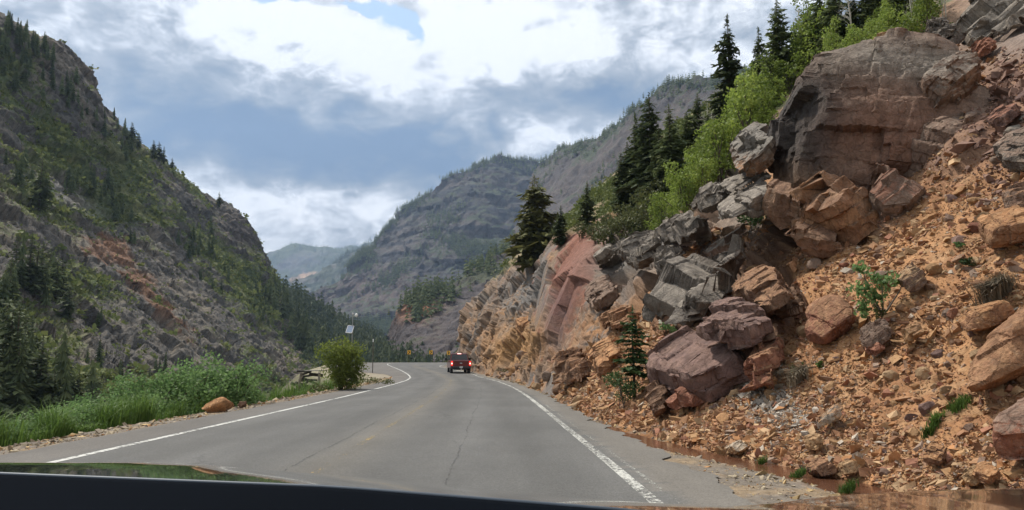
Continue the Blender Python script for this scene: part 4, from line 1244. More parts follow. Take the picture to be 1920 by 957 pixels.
    B('brown upright slab above the pale scree fan', [(1425, 660), (1440, 615), (1462, 600), (1458, 650), (1440, 678)], thick=.4, seed=61, pal='brown', top='brown', base=(1440, 676), out=.9, sub=4)
    # the grey row above
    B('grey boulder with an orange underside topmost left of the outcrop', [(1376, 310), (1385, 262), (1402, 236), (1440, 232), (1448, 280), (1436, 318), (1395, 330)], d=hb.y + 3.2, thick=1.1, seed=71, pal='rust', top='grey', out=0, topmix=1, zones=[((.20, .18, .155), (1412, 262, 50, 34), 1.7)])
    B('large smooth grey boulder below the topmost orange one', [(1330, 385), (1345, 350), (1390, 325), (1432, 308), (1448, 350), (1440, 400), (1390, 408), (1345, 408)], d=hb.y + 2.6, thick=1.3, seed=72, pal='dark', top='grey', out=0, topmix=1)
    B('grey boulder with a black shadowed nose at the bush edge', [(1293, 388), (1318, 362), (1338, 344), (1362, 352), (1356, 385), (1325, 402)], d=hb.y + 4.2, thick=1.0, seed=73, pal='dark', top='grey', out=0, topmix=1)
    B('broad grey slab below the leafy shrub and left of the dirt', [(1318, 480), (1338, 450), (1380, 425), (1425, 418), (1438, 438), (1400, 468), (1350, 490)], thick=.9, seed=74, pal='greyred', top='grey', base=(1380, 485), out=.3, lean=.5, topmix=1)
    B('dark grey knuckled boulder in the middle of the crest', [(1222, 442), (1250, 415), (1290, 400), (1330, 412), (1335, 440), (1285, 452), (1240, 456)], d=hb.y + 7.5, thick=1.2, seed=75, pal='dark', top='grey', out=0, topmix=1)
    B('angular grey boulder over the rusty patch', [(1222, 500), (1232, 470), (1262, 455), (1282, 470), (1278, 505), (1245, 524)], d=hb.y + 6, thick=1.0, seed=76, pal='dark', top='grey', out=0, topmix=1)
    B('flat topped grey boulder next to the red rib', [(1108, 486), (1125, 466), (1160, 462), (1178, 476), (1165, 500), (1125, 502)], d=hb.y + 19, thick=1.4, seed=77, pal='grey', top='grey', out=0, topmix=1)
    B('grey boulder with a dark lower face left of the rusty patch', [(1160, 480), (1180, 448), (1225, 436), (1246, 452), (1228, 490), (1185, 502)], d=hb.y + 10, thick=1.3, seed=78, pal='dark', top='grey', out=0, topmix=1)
    B('rust coloured block in the gap between grey boulders', [(1255, 522), (1268, 490), (1300, 470), (1318, 482), (1300, 515), (1270, 536)], d=hb.y + 5.6, thick=.7, seed=79, pal='orange', top='rust', out=0)
    # the rib and blocks of the far cut
    B('orange block with a rough face at the foot of the cut', [(1108, 690), (1115, 645), (1150, 632), (1160, 660), (1150, 702), (1120, 706)], thick=1.1, seed=82, pal='rust', top='orange', base=(1130, 706), out=.4)
    B('brown double block at the foot between rib and orange block', [(1035, 716), (1048, 665), (1085, 650), (1110, 668), (1106, 706), (1075, 722)], thick=1.2, seed=83, pal='brown', top='rust', base=(1070, 720), out=.4)
    B('ochre overhanging block low in the far cut', [(962, 630), (972, 604), (1005, 590), (1012, 612), (990, 632)], thick=1.5, seed=84, pal='rust', top='orange', base=(985, 640), out=.1, tilt=0)
    B('rusty ledge block halfway up behind the small fir', [(1120, 610), (1135, 580), (1190, 575), (1198, 600), (1160, 622)], thick=1.0, seed=86, pal='rust', top='rust', base=(1150, 625), out=.3)
    B('grey rubble block tucked right of the red rib', [(1096, 560), (1105, 530), (1140, 515), (1160, 540), (1145, 572), (1110, 580)], thick=1.2, seed=87, pal='greyred', top='greyred', base=(1120, 580), out=.3)
    # top of the slope
    B('dark split boulder perched on top of the outcrop', [(1610, 112), (1625, 88), (1660, 78), (1692, 92), (1690, 106), (1640, 122)], d=D + .4, thick=.55, seed=91, pal='dark', top='grey', out=0)
    B('tan cap stone behind the dark split boulder', [(1632, 82), (1645, 66), (1670, 62), (1678, 74), (1670, 86), (1645, 88)], d=D + 1.0, thick=.4, seed=92, pal='tan', top='tan', out=0, sub=4)
    B('blackened craggy rock below the white trunked aspens', [(1735, 66), (1742, 40), (1752, 28), (1768, 36), (1790, 48), (1786, 70), (1755, 78)], d=D + 3.0, thick=.7, seed=93, pal='dark', top='dark', out=0, rough=1.9)
    B('grey block just right of the blackened rock', [(1758, 80), (1772, 56), (1800, 52), (1812, 74), (1790, 86)], d=D + 2.6, thick=.6, seed=94, pal='dark', top='grey', out=0)
    B('brick red block on the talus top below the grey crown', [(1822, 92), (1832, 76), (1858, 76), (1866, 90), (1845, 108), (1826, 106)], d=D + 1.6, thick=.45, seed=95, pal='red', top='red', out=0)
    B('grey crown of rock cut by the top of the picture', [(1780, 62), (1800, 22), (1836, -8), (1890, -16), (1945, 10), (1950, 60), (1890, 72), (1820, 78)], d=D + 3.6, thick=1.6, seed=96, pal='grey', top='grey', out=0, sub=6)
    B('reddish stepped block under the wedge of the outcrop', [(1828, 190), (1850, 150), (1885, 160), (1880, 210), (1850, 235)], d=D + .5, thick=.7, seed=97, pal='purple', top='greyred', out=0)
    # right edge
    B('dark grey boulder cut by the right edge of the picture', [(1878, 285), (1890, 255), (1930, 235), (1950, 290), (1920, 322), (1890, 312)], thick=.7, seed=101, pal='dark', top='greyred', base=(1905, 320), out=.6)
    B('rusty flat block in the talus above the orange boulder', [(1858, 215), (1870, 200), (1905, 196), (1908, 220), (1885, 238), (1860, 234)], thick=.45, seed=102, pal='purple', top='red', base=(1880, 238), out=.6)
    B('big orange boulder with a shaded underside near the right edge', [(1836, 430), (1845, 402), (1890, 392), (1950, 392), (1950, 430), (1900, 456), (1860, 462)], thick=.6, seed=103, pal='rust', top='orange', base=(1880, 462), out=.7, rough=.6)
    B('pinkish boulder above the big orange one', [(1885, 385), (1895, 350), (1930, 335), (1950, 370), (1930, 392), (1900, 396)], thick=.5, seed=104, pal='greyred', top='rust', base=(1910, 396), out=.5)
    B('large smooth brown slab sunk in the dirt at the right edge', [(1818, 735), (1830, 680), (1870, 620), (1930, 570), (1960, 640), (1930, 700), (1870, 735)], thick=.55, seed=105, pal='rust', top='rust', base=(1880, 700), out=.35, rough=.35, lean=.8)
    B('red and white streaked slab low at the right edge', [(1868, 838), (1878, 790), (1930, 738), (1960, 790), (1950, 850), (1905, 858), (1870, 856)], thick=.45, seed=106, pal='red', top='greyred', base=(1900, 860), out=.8, rough=.6)
    B('ochre boulder under the dry grass tussock', [(1802, 605), (1830, 575), (1875, 565), (1890, 590), (1850, 622), (1815, 622)], thick=.45, seed=107, pal='rust', top='orange', base=(1845, 622), out=.5, rough=.6)
    B('flat reddish slab set in the dirt left of the green shrub', [(1514, 640), (1520, 575), (1560, 552), (1602, 570), (1600, 612), (1570, 632), (1535, 650)], thick=.4, seed=108, pal='red', top='rust', base=(1555, 640), out=.3, rough=.5)
    B('pale brown boulder right of the green shrub', [(1686, 530), (1690, 505), (1715, 492), (1732, 510), (1728, 540), (1700, 548)], thick=.35, seed=109, pal='greyred', top='tan', base=(1710, 548), out=.6)
    B('greyish red boulder in the middle of the dirt slope', [(1615, 640), (1622, 612), (1655, 598), (1668, 618), (1660, 640), (1630, 652)], thick=.35, seed=110, pal='greyred', top='greyred', base=(1640, 652), out=.7)
    B('small red boulder just under the greyish red one', [(1620, 660), (1628, 640), (1652, 640), (1658, 655), (1640, 668)], thick=.25, seed=111, pal='red', top='red', base=(1640, 668), out=.9, sub=4)
    B('leaning tan slab right of the greyish red boulder', [(1688, 645), (1700, 615), (1725, 604), (1728, 620), (1708, 642)], thick=.25, seed=112, pal='tan', top='rust', base=(1705, 645), out=.9, sub=4)
    B('orange boulder with a dark hollow under it on the lower dirt', [(1734, 862), (1738, 840), (1755, 833), (1772, 842), (1768, 862), (1748, 870)], thick=.22, seed=113, pal='brown', top='orange', base=(1752, 868), out=1.0, sub=4)
    B('bright orange block low on the right half buried', [(1830, 890), (1838, 872), (1862, 870), (1872, 886), (1858, 904), (1838, 904)], thick=.22, seed=114, pal='rust', top='orange', base=(1850, 904), out=1.0, sub=4)
    B('grey tan block touching the bright orange one', [(1806, 900), (1812, 880), (1832, 874), (1840, 896), (1832, 908), (1814, 908)], thick=.2, seed=115, pal='tan', top='tan', base=(1822, 908), out=1.0, sub=4)
    B('sharp brown boulder standing in the rusty ditch water', [(1514, 886), (1524, 862), (1536, 854), (1562, 876), (1566, 892), (1540, 894)], thick=.22, seed=116, pal='brown', top='rust', base=(1540, 892), out=1.2, sub=4)
    B('pale orange boulder on the far bank of the ditch', [(1572, 884), (1580, 866), (1604, 864), (1614, 882), (1600, 892)], thick=.2, seed=117, pal='tan', top='tan', base=(1592, 890), out=1.0, sub=4)
    B('tan slab stone with a grey face in the middle of the talus', [(1534, 792), (1550, 770), (1574, 756), (1580, 768), (1566, 788), (1546, 800)], thick=.22, seed=118, pal='pale', top='orange', base=(1555, 800), out=.9, sub=4)
    B('square tan block above the ditch', [(1508, 840), (1512, 818), (1534, 812), (1542, 830), (1530, 844)], thick=.22, seed=119, pal='tan', top='tan', base=(1524, 844), out=1.0, sub=4)
    B('yellow orange block standing on the pale scree fan', [(1430, 724), (1434, 706), (1450, 700), (1458, 712), (1446, 730)], thick=.18, seed=120, pal='orange', top='orange', base=(1444, 728), out=1.2, sub=4)
    B('low flat pale stone lying in the ditch', [(1354, 846), (1362, 834), (1385, 828), (1402, 838), (1396, 850), (1370, 852)], thick=.2, seed=121, pal='tan', top='pale', base=(1380, 851), out=.6, sub=4)
    # left shoulder
    g = P(410, 772, 20.6)
    B('orange boulder on the left gravel shoulder beside the bushes', [(378, 768), (388, 756), (410, 748), (432, 748), (440, 762), (425, 770), (395, 774)], d=20.9, tilt=0, thick=.28, seed=131, pal='orange', top='orange', out=0, sub=4, rough=.6)
    B('small dark brown stone right of the orange boulder on the left shoulder', [(443, 762), (448, 752), (460, 752), (466, 758), (460, 765)], d=21.8, tilt=0, thick=.14, seed=132, pal='brown', top='brown', out=0, sub=3)

# ------------------------------------------------------------------ loose rocks
def loose_mesh(seed, sub=2):
    g = np.random.default_rng(seed)
    V, F = ICO[sub]
    V = V * (1, .75 + .3 * g.random(), .55 + .3 * g.random())
    V = shape_rock(V.copy(), 1, 13, seed, .52, .3)
    V = V + fbm(V + seed, .5, 3, seed)[:, None] * V * .16
    V[:, 2] -= V[:, 2].min() * .45
    V /= np.abs(V[:, :2]).max()
    return np_mesh('loose_rock', V, F, False)

def build_loose_rocks():
    m = rock_mat('loose_rock_stone', 0.35, 0.6, 0.04, base=((1, 1, 1), (0.8, .8, .8)), rnd=.12, speck=.25)
    nt = m.node_tree; k = NB(nt)      # tint by the object's own colour
    bs = [n for n in nt.nodes if n.type == 'BSDF_PRINCIPLED'][0]
    src = bs.inputs['Base Color'].links[0].from_socket
    oi = k.n('ShaderNodeObjectInfo')
    k.link(k.mix(1.0, src, oi.outputs['Color'], 'MULTIPLY'), bs.inputs['Base Color'])
    meshes = [loose_mesh(900 + i, 3) for i in range(10)]
    for q in meshes: q.materials.append(m)
    dirt = [(1250, 800), (1330, 770), (1390, 745), (1440, 690), (1500, 600), (1520, 460), (1690, 490), (1760, 350), (1840, 340), (1872, 280), (1862, 130), (1920, 110), (1920, 915), (1720, 915), (1500, 870), (1400, 840)]
    cols = ['tan'] * 5 + ['orange'] * 3 + ['rust'] * 4 + ['red', 'greyred', 'greyred', 'pale', 'brown', 'purple']
    g = random.Random(5); n = 0; tries = 0
    lab = 'loose angular rock on the orange dirt slope among many alike'
    while n < 170 and tries < 4000:
        tries += 1
        px, py = g.uniform(1250, 1920), g.uniform(120, 915)
        if not in_poly(px, py, dirt): continue
        h = hit(px, py)
        if h is None or h[0].y > 26: continue
        s = g.choice((7, 8, 9, 10, 12, 14, 17)) / F0 * h[0].y
        if py < 330: s *= 1.25
        o = link('loose_rock', g.choice(meshes), None)
        c = np.array(PAL[g.choice(cols if py > 330 else ['red', 'greyred', 'purple', 'rust', 'greyred', 'grey'])][g.choice((0, 1))]) * g.uniform(.85, 1.15)
        o.color = (*c, 1)
        o.location = h[0] + Vector((0, 0, -.12 * s)); o.scale = (s, s, s * g.uniform(.8, 1.2))
        o.rotation_euler = (g.uniform(-.5, .5), g.uniform(-.9, .1), g.uniform(0, 6.3))
        tag(o, lab, 'rock', 'loose rocks on the dirt slope'); n += 1
    # blocks fallen along the foot of the far cut
    n = 0; tries = 0
    while n < 70 and tries < 2000:
        tries += 1
        y = g.uniform(22, 85); u = abs(g.gauss(0, .7))
        x = float(xf(np.array([y]))[0]) + u - .2
        p = drop(x, y, 'hillside') if u > .2 else Vector((x, y, float(ground_z(np.array([x]), np.array([y]))[0])))
        if p is None or p.z > zr(y) + 1.6: continue
        s = g.choice((.10, .13, .18, .25, .34)) * (1 if y < 40 else 1.3)
        o = link('loose_rock', g.choice(meshes), None)
        o.color = (*(np.array(PAL[g.choice(['orange', 'rust', 'tan', 'greyred', 'brown'])][1]) * g.uniform(.8, 1.1)), 1)
        o.location = p + Vector((0, 0, -.1 * s)); o.scale = (s, s, s)
        o.rotation_euler = (g.uniform(-.4, .4), g.uniform(-.4, .4), g.uniform(0, 6.3))
        tag(o, 'fallen rock lying at the foot of the far road cut among many alike', 'rock', 'fallen rocks along the cut'); n += 1

def pebble_field(name, pts, sizes, cols, normals=None, seed=3, flat=.6):
    """thousands of broken chips as one mesh: dented boxes"""
    g = np.random.default_rng(seed); n = len(pts)
    cube = np.array([(x, y, z) for x in (-1, 1) for y in (-1, 1) for z in (-1, 1)], float)
    Fq = np.array([(0, 1, 3, 2), (4, 6, 7, 5), (0, 4, 5, 1), (2, 3, 7, 6), (0, 2, 6, 4), (1, 5, 7, 3)])
    V = cube[None] * (1 + g.uniform(-.62, .22, (n, 8, 3)))
    V[..., 0] += V[..., 2] * g.normal(0, .4, (n, 1)); V[..., 1] += V[..., 2] * g.normal(0, .4, (n, 1)); V[..., 0] += V[..., 1] * g.normal(0, .3, (n, 1))
    V *= np.stack((np.ones(n), g.uniform(.55, 1, n), g.uniform(.3, .8, n) * flat / .6), 1)[:, None]
    a = g.uniform(0, 2 * np.pi, n); b = g.normal(0, .45, n); c = g.normal(0, .45, n)
    ca, sa, cb, sb, cc, sc_ = np.cos(a), np.sin(a), np.cos(b), np.sin(b), np.cos(c), np.sin(c)
    x, y, z = V[..., 0], V[..., 1], V[..., 2]
    y, z = y * cb[:, None] - z * sb[:, None], y * sb[:, None] + z * cb[:, None]
    x, z = x * cc[:, None] - z * sc_[:, None], x * sc_[:, None] + z * cc[:, None]
    x, y = x * ca[:, None] - y * sa[:, None], x * sa[:, None] + y * ca[:, None]
    V = np.stack((x, y, z), 2) * (np.asarray(sizes) / 2)[:, None, None] + np.asarray(pts)[:, None]
    F = (Fq[None] + (np.arange(n) * 8)[:, None, None]).reshape(-1, 4)
    me = np_mesh(name, V.reshape(-1, 3), F, False)
    set_col(me, np.repeat(np.asarray(cols), 8, 0))
    return me

def build_scree():
    g = np.random.default_rng(17)
    o = bpy.data.objects['hillside']
    V = np.empty(len(o.data.vertices) * 3, np.float32); o.data.vertices.foreach_get('co', V); V = V.reshape(-1, 3)
    y = V[:, 1]; u = V[:, 0] - xf(y); px = to_px(V)
    ok = (y > 5) & (y < 42) & (u > -.1) & (u < 16) & (px[:, 0] > 1040) & (px[:, 0] < 2050) & (px[:, 1] > 90) & (px[:, 1] < 940)
    ok &= ~((y > 24) & (px[:, 1] < 430)) & ~((y > 27) & (V[:, 2] > 1.8))
    ok &= ~((u < -.06) & (y < 18))
    idx = np.nonzero(ok)[0]
    cl = smooth(fbm(V[idx], 1.6, 3, 71), -.2, .25) + .55
    cl *= 1 + 2.2 * zone(px[idx], 1440, 750, 62, 38, 30) + 1.0 * zone(px[idx], 1560, 820, 120, 60)
    cl *= np.interp(y[idx], (5, 14, 30), (.6, 1.0, 1.0))
    n = 120000
    pick = g.choice(idx, n, p=cl / cl.sum())
    sz = np.clip(.0165 * (1 + g.pareto(2.15, n)), .013, .16) * np.interp(y[pick], (6, 15, 30), (.8, 1.15, 1.7))
    base = np.array([PAL['tan'][0], PAL['tan'][1], PAL['orange'][0], PAL['rust'][0], PAL['rust'][1], PAL['greyred'][1], PAL['pale'][0], PAL['red'][1], PAL['brown'][1]])
    w = np.array([4, 3, 1.6, 4, 4, 1.6, .8, 1.2, 2.0])
    C = base[g.choice(len(base), n, p=w / w.sum())] * g.uniform(.85, 1.3, (n, 1))
    pp = to_px(V[pick])
    pale = np.clip(zone(pp, 1440, 750, 75, 36, 30) * .95, 0, 1) > g.random(n)
    C[pale] = np.array((0.37, 0.33, 0.28)) * g.uniform(.7, 1.15, (pale.sum(), 1))
    tal = zone(pp, 1890, 210, 90, 120) > g.random(n)
    C[tal] = np.array((0.21, 0.13, 0.10)) * g.uniform(.7, 1.2, (tal.sum(), 1)); sz[tal] *= 1.7
    pts = V[pick] + g.normal(0, .02, (n, 3))
    m = rock_mat('scree_stone', 0.12, 0.5, 0.01, speck=.25)
    ob = link('scree', pebble_field('scree', pts, sz, C, seed=4), m)
    tag(ob, kind='stuff', label='small broken tan and orange stones covering the dirt slope', cat='scree')
    # chips along the cliff foot and gravel of both shoulders
    n = 22000
    yy = np.exp(g.uniform(math.log(5.5), math.log(60), n))
    r = g.random(n)
    right = r < .62
    x = np.where(right, xpr(yy) + g.beta(1.6, 1.6, n) * (xf(yy) - xpr(yy)) * 1.05, xpl(yy) - .15 - np.abs(g.normal(.55, .35, n)))
    keep = g.random(n) < np.where(right, .55 + .45 * (np.abs(x - xf(yy)) < .9), .9)
    keep &= ~((np.abs(x - (xf(yy) - .45)) < .42) & (yy < 17.5))
    x, yy, right = x[keep], yy[keep], right[keep]
    z = ground_z(x, yy)
    sz = np.clip(.014 * (1 + g.pareto(2.4, len(x))), .01, .11) * np.interp(yy, (6, 15, 60), (.9, 1.3, 3.0))
    base = np.array([(0.36, .30, .21), (0.30, .25, .19), (.40, .29, .15), (.22, .18, .15), (.36, .19, .08)])
    C = base[g.choice(5, len(x), p=(.3, .3, .2, .1, .1))] * g.uniform(.75, 1.15, (len(x), 1))
    ob = link('gravel_chips', pebble_field('gravel_chips', np.stack((x, yy, z), 1), sz, C, seed=6), m)
    tag(ob, kind='stuff', label='loose gravel and stone chips along both road shoulders', cat='gravel')

build_boulders()
build_loose_rocks()
build_scree()
# ------------------------------------------------------------------ foliage materials
NEEDLE = leaf_mat('fir_needles', (0.060, 0.088, 0.042), (0.135, 0.160, 0.068), 0.30, .7, .28)
NEEDLE_OLIVE = leaf_mat('pine_needles', (0.070, 0.080, 0.028), (0.15, 0.148, 0.052), 0.25, .7)
NEEDLE_FRESH = leaf_mat('young_fir_needles', (0.030, 0.060, 0.022), (0.070, 0.115, 0.036), 0.25, .65)
ASPEN = leaf_mat('aspen_leaves', (0.12, 0.19, 0.030), (0.27, 0.33, 0.075), 0.45, .55, .28)
WILLOW = leaf_mat('willow_leaves', (0.085, 0.165, 0.055), (0.17, 0.26, 0.098), 0.55, .55)
YELLOWGREEN = leaf_mat('yellow_green_leaves', (0.14, 0.19, 0.034), (0.25, 0.29, 0.07), 0.6, .55)
SAGE = leaf_mat('sage_leaves', (0.062, 0.080, 0.028), (0.12, 0.125, 0.05), 0.3, .6)
DRYGRASS = leaf_mat('dry_grass', (0.17, 0.145, 0.105), (0.30, 0.26, 0.19), 0.2, .8)
GRASS = leaf_mat('green_grass', (0.055, 0.11, 0.020), (0.125, 0.20, 0.045), 0.4, .6)
PETAL = leaf_mat('white_petals', (0.7, 0.7, 0.55), (0.8, 0.78, 0.7), 0.3, .6, rnd=0)
BARK = plain('bark', (0.085, 0.066, 0.05), .9, var=.3, scale=9)
PALEBARK = plain('aspen_bark', (0.42, 0.40, 0.34), .85, var=.25, scale=5)
DEADWOOD = plain('grey_dead_wood', (0.20, 0.18, 0.155), .9, var=.3, scale=8)

def quads(c, u, v):
    """leaf quads: centres c, half-axes u, v -> diamonds"""
    V = np.stack((c - u, c - v, c + u, c + v), 1).reshape(-1, 3)
    return V, np.arange(len(V)).reshape(-1, 4)

def unit(a): return a / (np.linalg.norm(a, axis=-1, keepdims=True) + 1e-9)

# ------------------------------------------------------------------ conifers
def fir_mesh(h, seed, width=.17, sprigs=16, levels=None, bare=.06, droop=.25, gaps=.12, fine=1.0):
    """crown of drooping whorled boughs set with needle sprays; returns crown mesh, trunk mesh"""
    g = np.random.default_rng(seed)
    lv = levels or int(h * 4.2)
    C, U, Vv = [], [], []
    lopside = g.uniform(0, 2 * np.pi)
    for i in range(lv):
        t = (i + g.uniform(-.3, .3)) / lv
        z = h * (bare + (1 - bare) * np.clip(t, 0, 1))
        tt = np.clip(t, 0, 1)
        Lmax = h * width * ((1 - tt) ** .72) * (0.62 + .38 * min(1, tt * 5)) + .10 * h / 12
        nb = int(g.integers(5, 8)) if tt < .85 else 4
        a0 = g.uniform(0, 2 * np.pi)
        for b in range(nb):
            if g.random() < gaps: continue
            a = a0 + 2 * np.pi * b / nb + g.normal(0, .25)
            L = Lmax * g.uniform(.45, 1.2) * (1 + .2 * np.cos(a - lopside)) * (1 + .22 * math.sin(tt * 19 + seed) * math.sin(tt * 7 + seed * 2))
            ns = max(3, int(sprigs * (L / (h * width)) ** .7))
            s = (np.arange(ns) + g.random(ns)) / ns
            s = .12 + .88 * s
            dirx = np.array((np.cos(a), np.sin(a), 0)); side = np.array((-np.sin(a), np.cos(a), 0))
            rise = .30 * (tt - .35) * L
            zc = z + rise * s - droop * L * s ** 2 * (1 - .5 * tt) + .10 * L * s ** 4
            lat = g.normal(0, .14, ns) * L * (1.15 - s * .6)
            c = dirx * (L * s)[:, None] + side * lat[:, None]; c[:, 2] += zc + g.normal(0, .03, ns) * h * .12
            ln = (.16 + .24 * g.random(ns)) * (L * .75 + .012 * h) * fine
            yaw = g.normal(0, .7, ns)
            d = dirx * np.cos(yaw)[:, None] + side * np.sin(yaw)[:, None]; d[:, 2] += g.normal(-.28, .3, ns)
            d = unit(d); w = unit(np.cross(d, np.array((0, 0, 1.0))) + g.normal(0, .35, (ns, 3)))
            C.append(c); U.append(d * ln[:, None]); Vv.append(w * (ln * (.26 + .2 * g.random(ns)))[:, None])
    # leader
    n = 10; c = np.zeros((n, 3)); c[:, 2] = h * np.linspace(.93, 1.0, n)
    d = unit(g.normal(0, .6, (n, 3)) + np.array((0, 0, 1))); C.append(c); U.append(d * h * .02); Vv.append(unit(np.cross(d, (1, .3, 0))) * h * .006)
    V, F = quads(np.concatenate(C), np.concatenate(U), np.concatenate(Vv))
    crown = np_mesh('crown', V, F, False)
    mb = MB(); mb.tube([(0, 0, -.4), (0, 0, h * .35), (g.normal(0, .01) * h, 0, h * .7), (0, 0, h * .985)], [h * .018, h * .0135, h * .008, h * .0015], 7)
    for i in range(int(h * 1.3)):
        z = h * g.uniform(.05, .7); a = g.uniform(0, 6.28); L = h * width * .8 * (1 - z / h)
        mb.tube([(0, 0, z), (math.cos(a) * L * .6, math.sin(a) * L * .6, z - .05 * L), (math.cos(a) * L, math.sin(a) * L, z - .2 * L)], [h * .0035, h * .002, h * .0008], 4, False)
    return crown, mb.mesh('trunk', True)

def fir_small_mesh(seed, tiers=9, pts=9):
    """far conifer, unit height: ragged skirts"""
    g = np.random.default_rng(seed); V = []; F = []
    w = g.uniform(.13, .19)
    for i in range(tiers):
        t = i / tiers; z = .06 + .94 * t
        r = w * (1 - t) ** .8 + .012
        n = pts; base = len(V)
        a0 = g.uniform(0, 6.28)
        V.append((0, 0, z + .17 * (1 - t * .5)))
        for j in range(n * 2):
            a = a0 + math.pi * j / n; rr = r * ((g.uniform(.75, 1.25)) if j % 2 == 0 else g.uniform(.25, .55))
            V.append((rr * math.cos(a), rr * math.sin(a), z + g.uniform(-.03, .02) - (.02 if j % 2 == 0 else -.03)))
        for j in range(n * 2):
            F.append((base, base + 1 + j, base + 1 + (j + 1) % (n * 2)))
    return np.array(V), np.array(F)

def leaf_cloud(lobes, n, size, seed, shell=.55, up=.2):
    """leaf diamonds through the volume of ellipsoid lobes [(centre, radii)]"""
    g = np.random.default_rng(seed)
    vol = np.array([np.prod(r) ** .67 for c, r in lobes]); k = g.choice(len(lobes), n, p=vol / vol.sum())
    c = np.array([l[0] for l in lobes], float)[k]; r = np.array([l[1] for l in lobes], float)[k]
    d = unit(g.normal(size=(n, 3))); rad = (shell + (1 - shell) * g.random(n)) * (.85 + .25 * g.random(n))
    p = c + d * r * rad[:, None]
    # clumping: drop leaves where a noise field is low so gaps show
    m = fbm(p + seed, np.mean(r) * .55, 2, seed); keep = m > np.quantile(m, .26); p = p[keep]; n = len(p)
    a = unit(g.normal(size=(n, 3)) + np.array((0, 0, up))); b = unit(np.cross(a, g.normal(size=(n, 3))))
    s = size * g.uniform(.6, 1.3, n)
    return quads(p, b * s[:, None] * .55, np.cross(a, b) * s[:, None] * .38)

def bush_parts(h, w, seed, n=1800, leaf=.07, lobes=7, stems=9, slim=False):
    g = np.random.default_rng(seed); L = []
    for i in range(lobes):
        if slim:
            t = (i + .5) / lobes
            L.append(((g.normal(0, w * .16), g.normal(0, w * .16), h * (.10 + .84 * t)), (w * .5 * (1.05 - .72 * t) * g.uniform(.75, 1.2), w * .5 * (1.05 - .72 * t) * g.uniform(.75, 1.2), h * .13)))
        else:
            a = g.uniform(0, 6.28); rr = w * .34 * math.sqrt(g.random())
            L.append(((rr * math.cos(a), rr * math.sin(a), h * g.uniform(.18, .78)), (w * g.uniform(.2, .33), w * g.uniform(.2, .33), h * g.uniform(.18, .3))))
    V, F = leaf_cloud(L, n, leaf, seed)
    V[:, 2] = np.maximum(V[:, 2], .01)
    fol = np_mesh('foliage', V, F, False)
    mb = MB()
    for i in range(stems):
        c, r = L[i % lobes]
        b = (g.normal(0, w * .05), g.normal(0, w * .05), -.15)
        e = (c[0] + g.normal(0, r[0] * .4), c[1] + g.normal(0, r[1] * .4), c[2] + r[2] * g.uniform(.2, .9))
        m = (b[0] * .6 + e[0] * .4, b[1] * .6 + e[1] * .4, e[2] * .55)
        mb.tube([b, m, e], [h * .012, h * .008, h * .003], 5, False)
    return fol, mb.mesh('stem', True)

def plant(name, parts, mats, loc, label, cat, group=None, scale=1.0, rz=0.0, names=None):
    r = empty(name, loc, rz); r.scale = (scale,) * 3 if not hasattr(scale, '__len__') else scale
    for me, m in zip(parts, mats):
        link(me.name.split('.')[0], me, m, r)
    return tag(r, label, cat, group)

def grass_mesh(pts, h, seed, lean=.5, w=.006, dirn=None):
    g = np.random.default_rng(seed); n = len(pts)
    hh = h * g.uniform(.5, 1.2, n)
    a = g.uniform(0, 6.28, n); d = np.stack((np.cos(a), np.sin(a), np.zeros(n)), 1)
    if dirn is not None: d = unit(d * .6 + np.array(dirn))
    s = np.stack((-d[:, 1], d[:, 0], np.zeros(n)), 1) * (w * g.uniform(.6, 1.4, n))[:, None]
    ln = lean * g.uniform(.3, 1.3, n)
    up = np.array((0, 0, 1.0))
    m = pts + up * (hh * .6)[:, None] + d * (hh * ln * .3)[:, None]; t = pts + up * (hh * (1 - .35 * ln))[:, None] + d * (hh * ln)[:, None]
    V = np.stack((pts - s, pts + s, m + s * .8, m - s * .8, t), 1).reshape(-1, 3)
    b = (np.arange(n) * 5)[:, None]
    return V, [b + np.array((0, 1, 2, 3)), b + np.array((3, 2, 4))]

